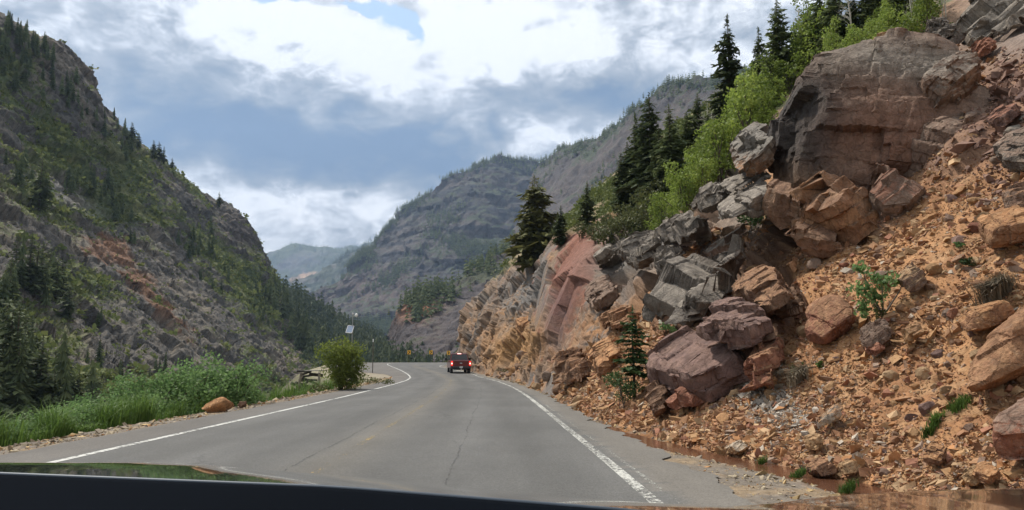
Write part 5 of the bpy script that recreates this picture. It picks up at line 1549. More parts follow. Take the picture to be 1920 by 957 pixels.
def build_right_plants():
    g = random.Random(3)
    kinds = [fir_mesh(10, 200 + i, width=w, droop=dr, gaps=gp, sprigs=22, levels=46, fine=1.15) for i, (w, dr, gp) in enumerate([(.20, .25, .06), (.24, .2, .06), (.165, .3, .16), (.22, .32, .06), (.37, .22, .02)])]
    firs = [  # base px, base py, top py, kind, distance (None = on the slope), label
        (1002, 505, 326, 4, None, 'broad dense fir standing alone above the orange end of the road cut'),
        (1052, 462, 384, 1, None, 'shorter fir directly right of the broad dense one'),
        (1102, 432, 338, 0, None, 'slim dark fir between the red rib and the tall fir grove'),
        (1166, 402, 282, 1, None, 'leftmost fir of the grove above the green bushes, lower than the rest'),
        (1194, 392, 205, 0, None, 'tall fir at the left of the grove just behind the tallest one'),
        (1222, 382, 165, 3, None, 'tallest fir of the grove with open bare trunk base'),
        (1258, 362, 188, 0, None, 'dark fir of the grove right of the tallest one'),
        (1290, 330, 205, 1, None, 'shaded fir behind the pale aspen trunks'),
        (1312, 322, 166, 3, None, 'dark pointed fir left of the pale aspen trunks'),
        (1345, 290, 196, 1, None, 'dark fir low behind the tall isolated sky fir'),
        (1372, 250, 12, 2, None, 'tall isolated fir with ragged tiers standing against the sky'),
        (1428, 200, 40, 2, None, 'thin fir against the sky left of the twin top firs'),
        (1464, 185, -18, 3, None, 'big dark fir against the sky cut off at the top beside a thin one'),
        (1446, 200, 90, 1, None, 'low dark fir filling the gap under the sky firs'),
        (1543, 120, -40, 0, None, 'dark fir right of the leafless aspen at the top'),
        (1574, 110, -55, 3, None, 'dark fir second to the right of the leafless aspen'),
        (1625, 75, -40, 1, None, 'dark fir at the top behind the bright aspens'),
        (1655, 60, -70, 0, None, 'dark fir at the top edge above the outcrop'),
        (1178, 398, 262, 3, None, 'medium fir squeezed between the leftmost and tall firs of the grove'),
        (1208, 386, 215, 1, None, 'dense fir close in front of the tallest grove fir on its left'),
        (1238, 372, 230, 3, None, 'dense fir close against the tallest grove fir on its right'),
        (1274, 345, 235, 1, None, 'low dense fir in the middle of the grove'),
        (1300, 322, 235, 3, None, 'low dense fir in front of the pointed one'),
        (1330, 300, 215, 0, None, 'narrow fir behind the pair of pale aspen trunks'),
        (1360, 275, 190, 1, None, 'low fir skirting the base of the tall isolated sky fir'),
        (1385, 255, 150, 3, None, 'medium fir at the right foot of the tall isolated sky fir'),
        (1495, 150, 40, 1, None, 'short fir directly left of the leafless aspen'),
        (1520, 135, 10, 3, None, 'medium fir directly right of the leafless aspen'),
        (1560, 118, -20, 2, None, 'open fir between the two dark top firs'),
        (1605, 95, -30, 3, None, 'dense fir behind the pale bare trunk at the top'),
        (1690, 55, -60, 1, None, 'dense fir at the top edge left of the white aspen trunks'),
        (1196, 442, 388, 1, None, 'small dark fir among the sage bushes below the grove'),
        (1145, 455, 425, 1, None, 'tiny fir seedling on the tan bench left of the green bushes'),
    ]
    for px, py, top, k, d, label in firs:
        h = hit(px, py)
        p = h[0] if d is None and h else P(px, py, d or 60)
        H = (py - top) / F0 * p.y * 1.01
        c, t = kinds[k]
        plant('fir_tree', (c, t), (NEEDLE_OLIVE if k == 4 else NEEDLE, BARK), p, label, 'fir tree', 'firs on the right slope', (H / 10 * g.uniform(.95, 1.05), H / 10, H / 10), g.uniform(0, 6.3))
    # bright young aspens
    kinds = [bush_parts(3.0, 1.9, 300 + i, 2200, .12, 9, 8, slim=(i != 3)) for i in range(5)]
    polys = [[(1232, 424), (1262, 375), (1300, 330), (1345, 300), (1372, 262), (1420, 205), (1470, 150), (1525, 75), (1560, 62), (1605, 95), (1500, 140), (1450, 190), (1432, 235), (1385, 300), (1330, 350), (1290, 395), (1242, 430)],
             [(1555, 90), (1640, 40), (1690, 20), (1760, 0), (1775, 35), (1730, 70), (1680, 80), (1610, 108)]]
    cand = []
    for poly, n in ((polys[0], 170), (polys[1], 40)):
        xs = [q[0] for q in poly]; ys = [q[1] for q in poly]; c = 0; tr = 0
        while c < n and tr < 5000:
            tr += 1
            x, y = g.uniform(min(xs), max(xs)), g.uniform(min(ys), max(ys))
            if not in_poly(x, y, poly): continue
            h = hit(x, y + 14)
            if h is None or h[0].y < 22: continue
            if any((h[0] - q).length < .85 for q in cand): continue
            cand.append(h[0].copy()); c += 1
    for p in cand:
        k = kinds[g.randrange(5)]; s = g.uniform(.65, 1.15) * (.62 if p.y < 40 and to_px([p[:]])[0, 0] > 1555 else float(np.interp(to_px([p[:]])[0, 0], (1240, 1340, 1440), (.6, .8, 1.05))))
        plant('young_aspen', k, (ASPEN, BARK), p, 'bright yellow green young aspen crowded among others on the right slope', 'young aspen', 'bright young aspens on the right slope', (s, s, s * g.uniform(.85, 1.1)), g.uniform(0, 6.3))
    # darker brush on the bench
    sk = [bush_parts(1.2, 1.6, 330 + i, 900, .10, 6, 6) for i in range(3)]
    for (x, y, s) in [(1140, 462, 1.1), (1165, 448, 1.3), (1180, 455, 1.2), (1205, 425, 1.3), (1120, 455, .9), (1215, 445, 1.0), (1185, 430, 1.2), (1090, 448, .9), (1150, 440, 1), (1230, 405, 1.2), (1250, 372, 1.2), (1285, 350, 1.2), (1320, 318, 1.3)]:
        h = hit(x, y)
        if h: plant('bench_bush', sk[g.randrange(3)], (SAGE, BARK), h[0], 'olive green bush on the tan bench below the fir grove', 'bush', 'olive bushes on the bench', s, g.uniform(0, 6.3))
    o = bpy.data.objects['hillside']
    V = np.empty(len(o.data.vertices) * 3, np.float32); o.data.vertices.foreach_get('co', V); V = V.reshape(-1, 3)
    ca = np.empty(len(V) * 4, np.float32); o.data.color_attributes['tint'].data.foreach_get('color', ca); ca = ca.reshape(-1, 4)
    gq = np.random.default_rng(12); px = to_px(V)
    w = smooth(ca[:, 1] / (ca[:, 0] + 1e-4), .95, 1.25) * (V[:, 1] > 22) * (px[:, 0] < 1900) * (V[:, 1] ** 1.2)
    n = 5200; pick = gq.choice(len(V), n, p=w / w.sum()); k = 14
    sz = np.clip(.22 * (1 + gq.pareto(2.6, n)), .2, .8)
    c = (V[pick][:, None] + gq.normal(0, .45, (n, k, 3)) * sz[:, None, None] * np.array((1, 1, .6)) + np.array((0, 0, .35)) * sz[:, None, None]).reshape(-1, 3)
    s_ = np.repeat(sz, k) * gq.uniform(.14, .34, n * k); a_ = unit(gq.normal(size=(n * k, 3))); b_ = unit(np.cross(a_, gq.normal(size=(n * k, 3))))
    Vq, Fq = quads(c, a_ * s_[:, None], b_ * s_[:, None] * .7)
    tag(link('slope_undergrowth', np_mesh('slope_undergrowth', Vq, Fq), leaf_mat('undergrowth_leaves', (0.07, 0.10, 0.028), (0.17, 0.19, 0.06), .3, .65)), 'low green undergrowth covering the upper right slope', 'undergrowth', kind='stuff')
    # pale trunks
    for px, py, top, lab, leafy in [(1502, 130, 2, 'leafless grey aspen with fine branching crown against the sky', False), (1330, 320, 175, 'pale aspen trunk, left of a pair in front of the dark firs', False), (1338, 318, 200, 'pale aspen trunk, right of a pair in front of the dark firs', False),
                                    (1597, 100, -60, 'pale bare aspen trunk between the dark firs at the top', False), (1768, 44, -60, 'white aspen trunk right behind the blackened rock, left of two', False), (1774, 46, -60, 'white aspen trunk right behind the blackened rock, right of two', False), (1712, 72, -40, 'thin pale aspen trunk among bright leaves above the outcrop', False)]:
        h = hit(px, py + 10)
        if h is None: continue
        p = h[0]; H = (py + 10 - top) / F0 * p.y
        gg = np.random.default_rng(px)
        mb = MB(); mb.tube([(0, 0, -.3), (.02 * H, 0, H * .4), (0, .01 * H, H * .75), (.01 * H, 0, H)], [H * .010, H * .0085, H * .006, H * .001], 7)
        tw = MB()
        for i in range(26):
            z = H * gg.uniform(.4, .95); a = gg.uniform(0, 6.28); L = H * .16 * (1.25 - z / H)
            e = np.array((math.cos(a) * L, math.sin(a) * L, L * .9))
            tw.tube([(0.005 * H, 0, z), tuple(np.array((0, 0, z)) + e * .5 + gg.normal(0, .05 * L, 3)), tuple(np.array((0, 0, z)) + e)], [H * .0028, H * .0018, H * .0007], 4, False)
            for q in range(3):
                f = gg.normal(0, .4 * L, 3); f[2] = abs(f[2])
                tw.tube([tuple(np.array((0, 0, z)) + e * .6), tuple(np.array((0, 0, z)) + e * .6 + f)], [H * .0015, H * .0006], 3, False)
        r = empty('bare_aspen', p); mb.build('trunk', PALEBARK, r, True); tw.build('branch_crown', PALEBARK, r, True)
        tag(r, lab, 'aspen tree', 'bare pale aspens')
    # small fir beside the road and the juniper at its foot
    h = hit(1186, 745)
    p = h[0] if h and h[0].y < 24 else P(1186, 762, 19.6)
    H = (764 - 590) / F0 * p.y
    c, t = fir_mesh(2.4, 240, width=.21, levels=19, sprigs=26, bare=.30, droop=.14, gaps=.04, fine=1.25)
    plant('fir_sapling', (c, t), (NEEDLE_FRESH, BARK), p + Vector((0, -.3, -.1)), 'small green fir sapling with bare lower trunk standing at the ditch before the cut', 'fir sapling', None, H / 2.4, .6)
    f, s = bush_parts(.75, 1.0, 241, 1500, .055, 7, 8)
    plant('juniper_bush', (f, s), (NEEDLE_FRESH, BARK), p + Vector((-.30, -.5, -.1)), 'low dark green juniper bush at the foot of the fir sapling', 'bush')
    # flowering plant under the slab
    hp = P(1252, 632, p.y - 1.6)
    f, s = bush_parts(.36, .46, 242, 420, .05, 5, 6)
    r = plant('flowering_plant', (f, s), (WILLOW, BARK), hp, 'leafy plant with white flower heads growing under the grey slab', 'plant')
    gg = np.random.default_rng(4)
    for i in range(9):
        a = gg.uniform(0, 6.28); rr = .22 * math.sqrt(gg.random()); c0 = np.array((rr * math.cos(a), rr * math.sin(a) - .06, .26 + gg.uniform(0, .12)))
        V, F = leaf_cloud([(tuple(c0), (.03, .03, .022))], 26, .03, 60 + i, .2)
        link('flower_head', np_mesh('flower_head', V, F), PETAL, r)
    # green shrub on the dirt with its bare crooked branch
    h = hit(1655, 588)
    p = h[0]; k = p.y / F0
    L = [((-45 * k, 0, 40 * k), (34 * k, .2, 24 * k)), ((-10 * k, 0, 60 * k), (34 * k, .25, 20 * k)), ((28 * k, 0, 62 * k), (26 * k, .2, 16 * k)), ((-50 * k, 0, 80 * k), (18 * k, .2, 18 * k)), ((-48 * k, 0, 8 * k), (18 * k, .2, 20 * k)), ((-20 * k, 0, 30 * k), (24 * k, .2, 20 * k))]
    V, F = leaf_cloud(L, 900, .075, 77, .15)
    V[:, 1] -= .25
    mb = MB()
    for e in ((-45, 45), (-12, 62), (28, 58), (-48, 84), (-30, 20)):
        mb.tube([(0, 0, -.05), (e[0] * .35 * k, -.1, e[1] * .25 * k), (e[0] * .8 * k, -.22, e[1] * .7 * k), (e[0] * k, -.25, e[1] * k)], [.022, .016, .01, .004], 5, False)
    plant('rose_shrub', (np_mesh('foliage', V, F), mb.mesh('stem', True)), (WILLOW, DEADWOOD), p, 'sprawling green leafy shrub with crooked grey stems on the dirt slope', 'shrub')
    # leafy shrub on the grey crest, and small tufts
    def small(px, py, hpx, wpx, mat, name, label, n=500, leaf=.06, cat='shrub'):
        h = hit(px, py)
        if h is None: return
        k = h[0].y / F0
        f, s = bush_parts(hpx * k, wpx * k, int(px), n, leaf, 6, 6)
        plant(name, (f, s), (mat, BARK), h[0] + Vector((0, -.15, 0)), label, cat)
    small(1410, 432, 46, 75, WILLOW, 'crest_shrub', 'leafy green shrub on the grey slab left of the outcrop', 900, .07)
    small(1804, 502, 18, 26, NEEDLE_FRESH, 'low_shrub', 'small dark green cushion plant on the dirt between outcrop and tussock', 260, .04)
    small(1527, 690, 16, 18, GRASS, 'low_shrub', 'tiny green sprig beside tan stones above the dry tussock', 180, .035)
    small(1640, 608, 40, 30, SAGE, 'low_shrub', 'faint olive shrub in the hollow under the leafy shrub', 200, .05)
    small(1140, 572, 16, 34, WILLOW, 'low_shrub', 'small green plants on the ledge of the far cut', 200, .09)
    small(1722, 92, 26, 26, YELLOWGREEN, 'low_shrub', 'yellow green shrub at the back of the outcrop top', 260, .06)
    small(950, 702, 14, 36, SAGE, 'low_shrub', 'grey green weeds at the foot of the far cut', 200, .09)
    small(1790, 468, 16, 22, WILLOW, 'low_shrub', 'small green weed below the orange boulder', 150, .04)
    def tussock(px, py, hpx, wpx, mat, name, label, n=380, lean=1.1, dirn=None, cat='grass tuft', w=.006):
        h = hit(px, py)
        p = h[0] if h else P(px, py, 9)
        if py > 770 and px < 1700 or h is None:
            q = cam_dir(px, py); t = (CAMH + .1) / -q.z; p = Vector((q.x * t, q.y * t, -.12))
        k = p.y / F0; gg = np.random.default_rng(int(px))
        pts = np.stack((gg.normal(0, wpx * k * .22, n), gg.normal(0, wpx * k * .16, n), np.full(n, -.02)), 1)
        pts[:, 2] += pts[:, 0] * (.55 if h else 0)
        V, F = grass_mesh(pts, hpx * k, int(px), lean, w, dirn)
        o = link(name, np_mesh(name, V, F), mat, loc=p); tag(o, label, cat)
    tussock(1872, 556, 46, 62, DRYGRASS, 'dry_tussock', 'grey dry grass tussock hanging over the ochre boulder', 900, 1.5, (-.9, -.3, 0))
    tussock(1612, 428, 40, 36, DRYGRASS, 'dry_tussock', 'grey dry grass hanging from the base of the outcrop', 420, 1.6, (-.6, -.5, 0))
    tussock(1502, 712, 34, 48, DRYGRASS, 'dry_tussock', 'grey dry tussock with a green middle above the pale scree', 480, 1.3, (-.7, -.4, 0))
    tussock(1496, 698, 24, 22, GRASS, 'grass_tuft', 'green grass growing out of the grey dry tussock', 160, .6)
    tussock(1755, 795, 26, 26, GRASS, 'grass_tuft', 'green grass tuft in the dirt above the hollow orange boulder', 220, .7)
    tussock(1742, 815, 22, 26, GRASS, 'grass_tuft', 'lower green grass tuft left of the hollow orange boulder', 200, .7)
    tussock(1800, 762, 22, 48, GRASS, 'grass_tuft', 'wide green grass patch between the smooth slab and the tufts', 300, .7)
    tussock(1428, 866, 16, 16, GRASS, 'grass_tuft', 'bright green tuft at the gravel edge of the ditch, leftmost of three', 160, .5, w=.004)
    tussock(1496, 890, 16, 34, GRASS, 'grass_tuft', 'bright green tuft beside the sharp brown boulder in the ditch', 240, .5, w=.004)
    tussock(1588, 918, 22, 40, GRASS, 'grass_tuft', 'bright green tuft at the gravel edge nearest the car', 240, .5, w=.004)
    tussock(1255, 785, 24, 56, SAGE, 'grass_tuft', 'grey green weeds at the foot of the purple boulder', 420, .8)
    tussock(1300, 772, 18, 34, SAGE, 'grass_tuft', 'grey green weeds right of the red block', 240, .8)

def build_left_plants():
    g = random.Random(9)
    # willow hedge along the gorge rim: (px, base py, top py, width px, distance)
    hedge = [(430, 762, 672, 110, 25), (380, 772, 662, 120, 24), (330, 782, 668, 110, 23), (455, 756, 700, 60, 26.5), (290, 792, 690, 110, 21.5), (245, 800, 712, 100, 20.5), (200, 806, 726, 100, 19.2), (160, 812, 742, 90, 18), (115, 820, 758, 90, 16.8), (70, 826, 772, 90, 15.8), (25, 834, 782, 90, 14.8), (-25, 842, 786, 90, 14), (345, 768, 690, 90, 26), (405, 764, 694, 90, 27), (270, 788, 716, 90, 24), (180, 800, 750, 80, 21.5), (95, 812, 772, 80, 18.6), (-60, 850, 792, 90, 13)]
    kinds = [bush_parts(1.8, 1.8, 400 + i, 4600, .075, 16, 12) for i in range(4)]
    for i, (px, by, ty, w, d) in enumerate(hedge):
        t = P(px, ty, d); k = d / F0
        x = t.x; gz = float(ground_z(np.array([x]), np.array([float(d)]))[0])
        H = t.z - gz + .1
        lab = 'bright green willow bush in the hedge along the left gravel shoulder'
        plant('willow_bush', kinds[i % 4], (WILLOW, BARK), (x, d, gz - .1), lab, 'bush', 'willow bushes along the left shoulder', (w * k / 1.5, w * k / 1.5, H / 1.75), g.uniform(0, 6.3))
    # rank grass of the verge
    gg = np.random.default_rng(8); n = 26000
    y = np.exp(gg.uniform(math.log(10), math.log(46), n)); dl = 1.35 + np.abs(gg.normal(0, 1.0, n))
    x = xpl(y) - dl; z = ground_z(x, y)
    keep = gg.random(n) < smooth(fbm(np.stack((x, y, z), 1), 1.2, 3, 15) + .25 - (y > 28) * .2, -.1, .3)
    pts = np.stack((x, y, z), 1)[keep]
    V, F = grass_mesh(pts, .62 * (.5 + smooth(fbm(pts, 1.0, 3, 18), -.2, .3)), 16, .7, .010)
    tag(link('verge_grass', np_mesh('verge_grass', V, F), GRASS), 'tall green grass along the left road verge', 'grass', kind='stuff')
    # the big olive bush by the weather mast
    d = 36.0; b = P(640, 732, d); gz = float(ground_z(np.array([b.x]), np.array([d]))[0]); H = P(640, 628, d).z - gz
    f, s = bush_parts(H, 92 / F0 * d, 420, 14000, .085, 26, 16)
    plant('roadside_bush', (f, s), (YELLOWGREEN, BARK), (b.x, d, gz - .1), 'tall rounded yellow green bush on the gravel point below the solar panel', 'bush')
    for px, py, lab in [(690, 706, 'low weeds on the gravel point right of the tall bush'), (722, 700, 'low weeds at the tip of the gravel point'), (588, 738, 'low weeds at the left foot of the tall bush')]:
        d = 44 if px > 650 else 34; b = P(px, py, d); gz = float(ground_z(np.array([b.x]), np.array([float(d)]))[0])
        f, s = bush_parts(.5, 1.2, px, 420, .07, 5, 4)
        plant('verge_weed', (f, s), (SAGE, BARK), (b.x, d, gz - .03), lab, 'weed')

    # conifers of the left mountain (base px, base py, top py)
    far = [fir_mesh(10, 500 + i, width=w, levels=28, sprigs=9, gaps=.06, fine=1.6) for i, w in enumerate((.19, .23, .27))]
    mesh_far = []
    for i in range(5):
        V, F = fir_small_mesh(520 + i); mesh_far.append(np_mesh('conifer', V, F, False))
    for me in mesh_far: me.materials.append(NEEDLE)
    def put(px, by, ty, label, group, big=False, sheets=('left_mountain',), name='conifer', mat=NEEDLE, depth=None):
        h = hit(px, by, sheets)
        if h is None: return
        p = h[0]; H = (by - ty) / F0 * p.y
        if big:
            c, t = far[g.randrange(3)]
            return plant('conifer', (c, t), (mat, BARK), p + Vector((0, 0, -.2)), label, 'conifer', group, H / 10, g.uniform(0, 6.3))
        o = link(name, mesh_far[g.randrange(5)]); o.location = p - Vector((0, 0, H * .04)); w = g.uniform(.95, 1.45)
        o.scale = (H * w, H * w, H); o.rotation_euler = (0, 0, g.uniform(0, 6.3))
        return tag(o, label, 'conifer', group)
    sky = [(245, 268, 226), (258, 276, 246), (238, 262, 236), (286, 296, 260), (296, 302, 262), (306, 306, 272), (322, 318, 294), (334, 324, 306)]
    for px, by, ty in sky:
        put(px, by, ty, 'dark conifer standing on the skyline ridge of the left mountain', 'conifers on the left skyline', True)
    put(410, 388, 358, 'lone small conifer on the skyline just left of the rocky nose', 'lone skyline conifer', True)
    for px, by, ty, lab in [(72, 398, 285, 'large dark conifer beside the pale scree patch on the left mountain')]:
        put(px, by, ty, lab, 'large conifer by the scree', True)
    lab2 = 'dark conifer in the diagonal tree band under the top of the left mountain'
    for i in range(52):
        t = g.random(); px = -5 + 240 * t + g.gauss(0, 8); py = 112 + 140 * t ** 1.1 + g.gauss(0, 17)
        put(px, py, py - g.uniform(26, 46) * (1.1 - .25 * t), lab2, 'tree band on the left mountain')
    lab3 = 'dark conifer of the forest on the top left corner of the mountain'
    for i in range(44):
        px = g.uniform(-20, 104); lo = 30 + max(0, px) * .62
        py = g.uniform(lo + 8, lo + 46); put(px, py, py - g.uniform(28, 42), lab3, 'forest at the top left corner')
    lab4 = 'dark conifer scattered on the grassy face of the left mountain'
    for cx, cy, n, sx, sy, hh in [(175, 362, 16, 26, 14, 52), (232, 292, 5, 10, 10, 34), (228, 408, 5, 12, 10, 36), (126, 348, 4, 12, 8, 40), (345, 470, 7, 24, 14, 34), (385, 470, 7, 18, 14, 30), (20, 330, 6, 25, 14, 55), (250, 455, 3, 8, 6, 26), (430, 520, 6, 20, 16, 26), (470, 560, 6, 18, 12, 24), (185, 610, 3, 6, 6, 30), (300, 700, 4, 16, 10, 44), (240, 710, 5, 20, 10, 40), (505, 590, 6, 16, 14, 30), (395, 530, 3, 10, 10, 26), (180, 688, 3, 10, 8, 40), (525, 545, 5, 6, 12, 30), (545, 600, 7, 14, 16, 32), (320, 215, 0, 1, 1, 1)]:
        for i in range(n):
            py = cy + g.gauss(0, sy); put(cx + g.gauss(0, sx), py, py - hh * g.uniform(.65, 1.15), lab4, 'scattered conifers on the left face')
    lab5 = 'tall dark spruce of the shaded stand in the gorge at the left edge'
    for cx, cy, n, sx, sy, hh in [(30, 560, 9, 30, 16, 110), (85, 555, 7, 22, 14, 90), (20, 680, 7, 30, 20, 120), (70, 710, 7, 30, 20, 130), (40, 800, 9, 40, 16, 180), (110, 790, 7, 28, 12, 130), (10, 790, 5, 20, 10, 220), (150, 760, 4, 14, 10, 80), (-20, 640, 5, 20, 20, 160)]:
        for i in range(n):
            py = cy + g.gauss(0, sy); put(cx + g.gauss(0, sx), py, py - hh * g.uniform(.6, 1.1), lab5, 'shaded spruces in the gorge', i % 3 != 1)
    # brush of the left mountain: ragged low clumps, beyond counting
    o = bpy.data.objects['left_mountain']
    V = np.empty(len(o.data.vertices) * 3, np.float32); o.data.vertices.foreach_get('co', V); V = V.reshape(-1, 3)
    ca = np.empty(len(V) * 4, np.float32); o.data.color_attributes['tint'].data.foreach_get('color', ca); ca = ca.reshape(-1, 4)
    green = smooth(ca[:, 1] / (ca[:, 0] + 1e-4), 1.02, 1.3)
    px = to_px(V); ok = (px[:, 0] > -60) & (px[:, 0] < 700) & (px[:, 1] < 800) & (px[:, 1] > -60)
    w = (green + .05) * ok; w = w / w.sum(); n = 9500
    pick = gg.choice(len(V), n, p=w)
    def clumps(pts, size, k, seed):
        g2 = np.random.default_rng(seed); m = len(pts)
        c = pts[:, None] + g2.normal(0, .42, (m, k, 3)) * size[:, None, None] * np.array((1, 1, .55)) + np.array((0, 0, .3)) * size[:, None, None]
        c = c.reshape(-1, 3); s = np.repeat(size, k) * g2.uniform(.18, .42, m * k)
        a = unit(g2.normal(size=(m * k, 3))); b = unit(np.cross(a, g2.normal(size=(m * k, 3))))
        return quads(c, a * s[:, None], b * s[:, None] * .8)
    Vc, Fc = clumps(V[pick], np.clip(.55 * (1 + gg.pareto(2.6, n)), .5, 2.2) * np.interp(V[pick, 1], (60, 400), (.7, 1.4)), 13, 3)
    tag(link('mountain_brush', np_mesh('mountain_brush', Vc, Fc), leaf_mat('mountain_brush_leaves', (0.060, 0.095, 0.030), (0.165, 0.18, 0.06), .35, .7)), 'green and olive brush covering the left mountain side', 'brush', kind='stuff')

def build_far_trees():
    g = random.Random(21)
    meshes = []
    for i in range(5):
        V, F = fir_small_mesh(620 + i, 7, 7); me = np_mesh('valley_conifer', V, F, False); me.materials.append(NEEDLE); meshes.append(me)
    poly = [(500, 560), (522, 540), (560, 570), (620, 600), (680, 630), (740, 655), (790, 668), (790, 690), (720, 692), (640, 692), (590, 680), (540, 640)]
    n = 0; tr = 0
    while n < 80 and tr < 6000:
        tr += 1
        px, py = g.uniform(505, 850), g.uniform(550, 700)
        if not in_poly(px, py, poly): continue
        h = hit(px, py, ('valley_slope', 'left_mountain'))
        if h is None or h[0].y < 215: continue
        H = g.uniform(9, 18); p = h[0]
        o = link('valley_conifer', meshes[g.randrange(5)]); w = g.uniform(1.0, 1.5)
        o.location = p - Vector((0, 0, .5)); o.scale = (H * w, H * w, H); o.rotation_euler = (0, 0, g.uniform(0, 6.3))
        tag(o, 'dark conifer in the valley forest below the road bend', 'conifer', 'valley forest conifers'); n += 1
    # small firs behind the bend under the chevron signs
    for i in range(34):
        px = g.uniform(735, 865); d = g.uniform(160, 178)
        z = float(ground_z(np.array([P(px, 670, d).x]), np.array([d]))[0]); t = P(px, 0, d); H = g.uniform(2.6, 5.0) + (.85 - z) * .8
        o = link('valley_conifer', meshes[g.randrange(5)]); w = g.uniform(1.3, 1.8); o.location = (P(px, 670, d).x, d, z - .2); o.scale = (H * .6 * w, H * .6 * w, min(H, -z + P(px, 668, d).z + g.uniform(.2, 1.6)))
        o.rotation_euler = (0, 0, g.uniform(0, 6.3)); tag(o, 'small conifer growing below the outer edge of the road bend', 'conifer', 'small conifers beyond the bend')
    # forests of the far mountains, as one mass each
    def forest(name, sheet, n, hmin, hmax, seed, weight, label, tiers=4, pts=5):
        gg = np.random.default_rng(seed); o = bpy.data.objects[sheet]
        V = np.empty(len(o.data.vertices) * 3, np.float32); o.data.vertices.foreach_get('co', V); V = V.reshape(-1, 3)
        px = to_px(V); w = np.clip(weight(px, V), 0, None) * (V[:, 2] > -20); pick = gg.choice(len(V), n, p=w / w.sum())
        A = [fir_small_mesh(seed + i, tiers, pts) for i in range(3)]; VV, FF = [], []; base = 0
        for k in range(3):
            sel = pick[k::3]; m = len(sel); H = gg.uniform(hmin * .6, hmax * 1.15, m)
            v = A[k][0][None] * H[:, None, None] * np.array((1.5, 1.5, 1.0)) + V[sel][:, None] + gg.normal(0, 1, (m, 1, 3)) * np.array((hmin * .5, hmin * .5, 0))
            f = A[k][1][None] + (np.arange(m) * len(A[k][0]))[:, None, None] + base; base += v.shape[0] * v.shape[1]
            VV.append(v.reshape(-1, 3)); FF.append(f.reshape(-1, 3))
        tag(link(name, np_mesh(name, np.concatenate(VV), np.concatenate(FF)), NEEDLE), label, 'forest', kind='stuff')
    cs = np.array([(560, 575), (625, 528), (690, 463), (760, 393), (850, 327), (925, 295), (1000, 305), (1090, 320), (1200, 360)])
    def cw(px, V):
        e = np.interp(px[:, 0], cs[:, 0], cs[:, 1]); d = px[:, 1] - e
        n = fbm(V, 120, 3, 33)
        return np.exp(-(np.clip(d, 0, None) / 9) ** 2) * (px[:, 0] > 640) * smooth(fbm(V, 70, 3, 133), -.2, .25) + smooth(n + zone(px, 690, 490, 50, 40, -40) * .5 + zone(px, 880, 460, 90, 26, 12) * .7 + zone(px, 830, 410, 60, 18, 10) * .5 + zone(px, 800, 590, 120, 22, -10) * .9 + zone(px, 720, 610, 70, 20) * .8 + zone(px, 900, 330, 50, 20, 40) * .4 - .22, 0, .4) * .5
    forest('mountain_forest', 'central_mountain', 5200, 7, 12, 40, cw, 'dark conifer forest on the ledges and skyline of the central mountain')
    rs = np.array([(960, 330), (1000, 306), (1055, 283), (1110, 270), (1180, 216), (1250, 166), (1340, 146), (1650, 138)])
    def rw(px, V):
        d = px[:, 1] - np.interp(px[:, 0], rs[:, 0], rs[:, 1])
        return np.exp(-(np.clip(d, 0, None) / 14) ** 2) * (px[:, 0] > 1000) * smooth(fbm(V, 35, 3, 135), -.2, .25) + smooth(fbm(V, 60, 3, 35), .12, .4) * .25
    forest('ridge_forest', 'right_ridge', 3000, 4.5, 8.5, 50, rw, 'dark conifer forest along the crest of the right ridge')
    def sw(px, V):
        return smooth(fbm(V, 30, 3, 36) + zone(px, 860, 520, 90, 26, -22) * .55 + zone(px, 800, 545, 60, 16, -25) * .5 - .12, .05, .4)
    forest('spur_forest', 'scree_spur', 700, 5, 9, 60, sw, 'dark conifers scattered over the grey scree spur')
    forest('valley_forest', 'valley_slope', 3800, 9, 16, 70, lambda px, V: np.clip(.15 + fbm(V, 40, 3, 37) + .4, 0, 1) * (V[:, 1] > 235), 'dense dark conifer forest filling the valley beyond the bend', 6, 6)
    forest('plateau_forest', 'distant_plateau', 2600, 9, 16, 80, lambda px, V: smooth(fbm(V, 200, 3, 38), 0, .3) + np.exp(-((px[:, 1] - 462) / 5) ** 2) * .3, 'distant conifers scattered on the far plateau')
    forest('wooded_spur_forest', 'wooded_spur', 3000, 12, 20, 90, lambda px, V: smooth(fbm(V, 120, 3, 39) + .15, 0, .3), 'conifer forest on the dark wooded spur before the far plateau')

build_right_plants()
build_left_plants()
build_far_trees()
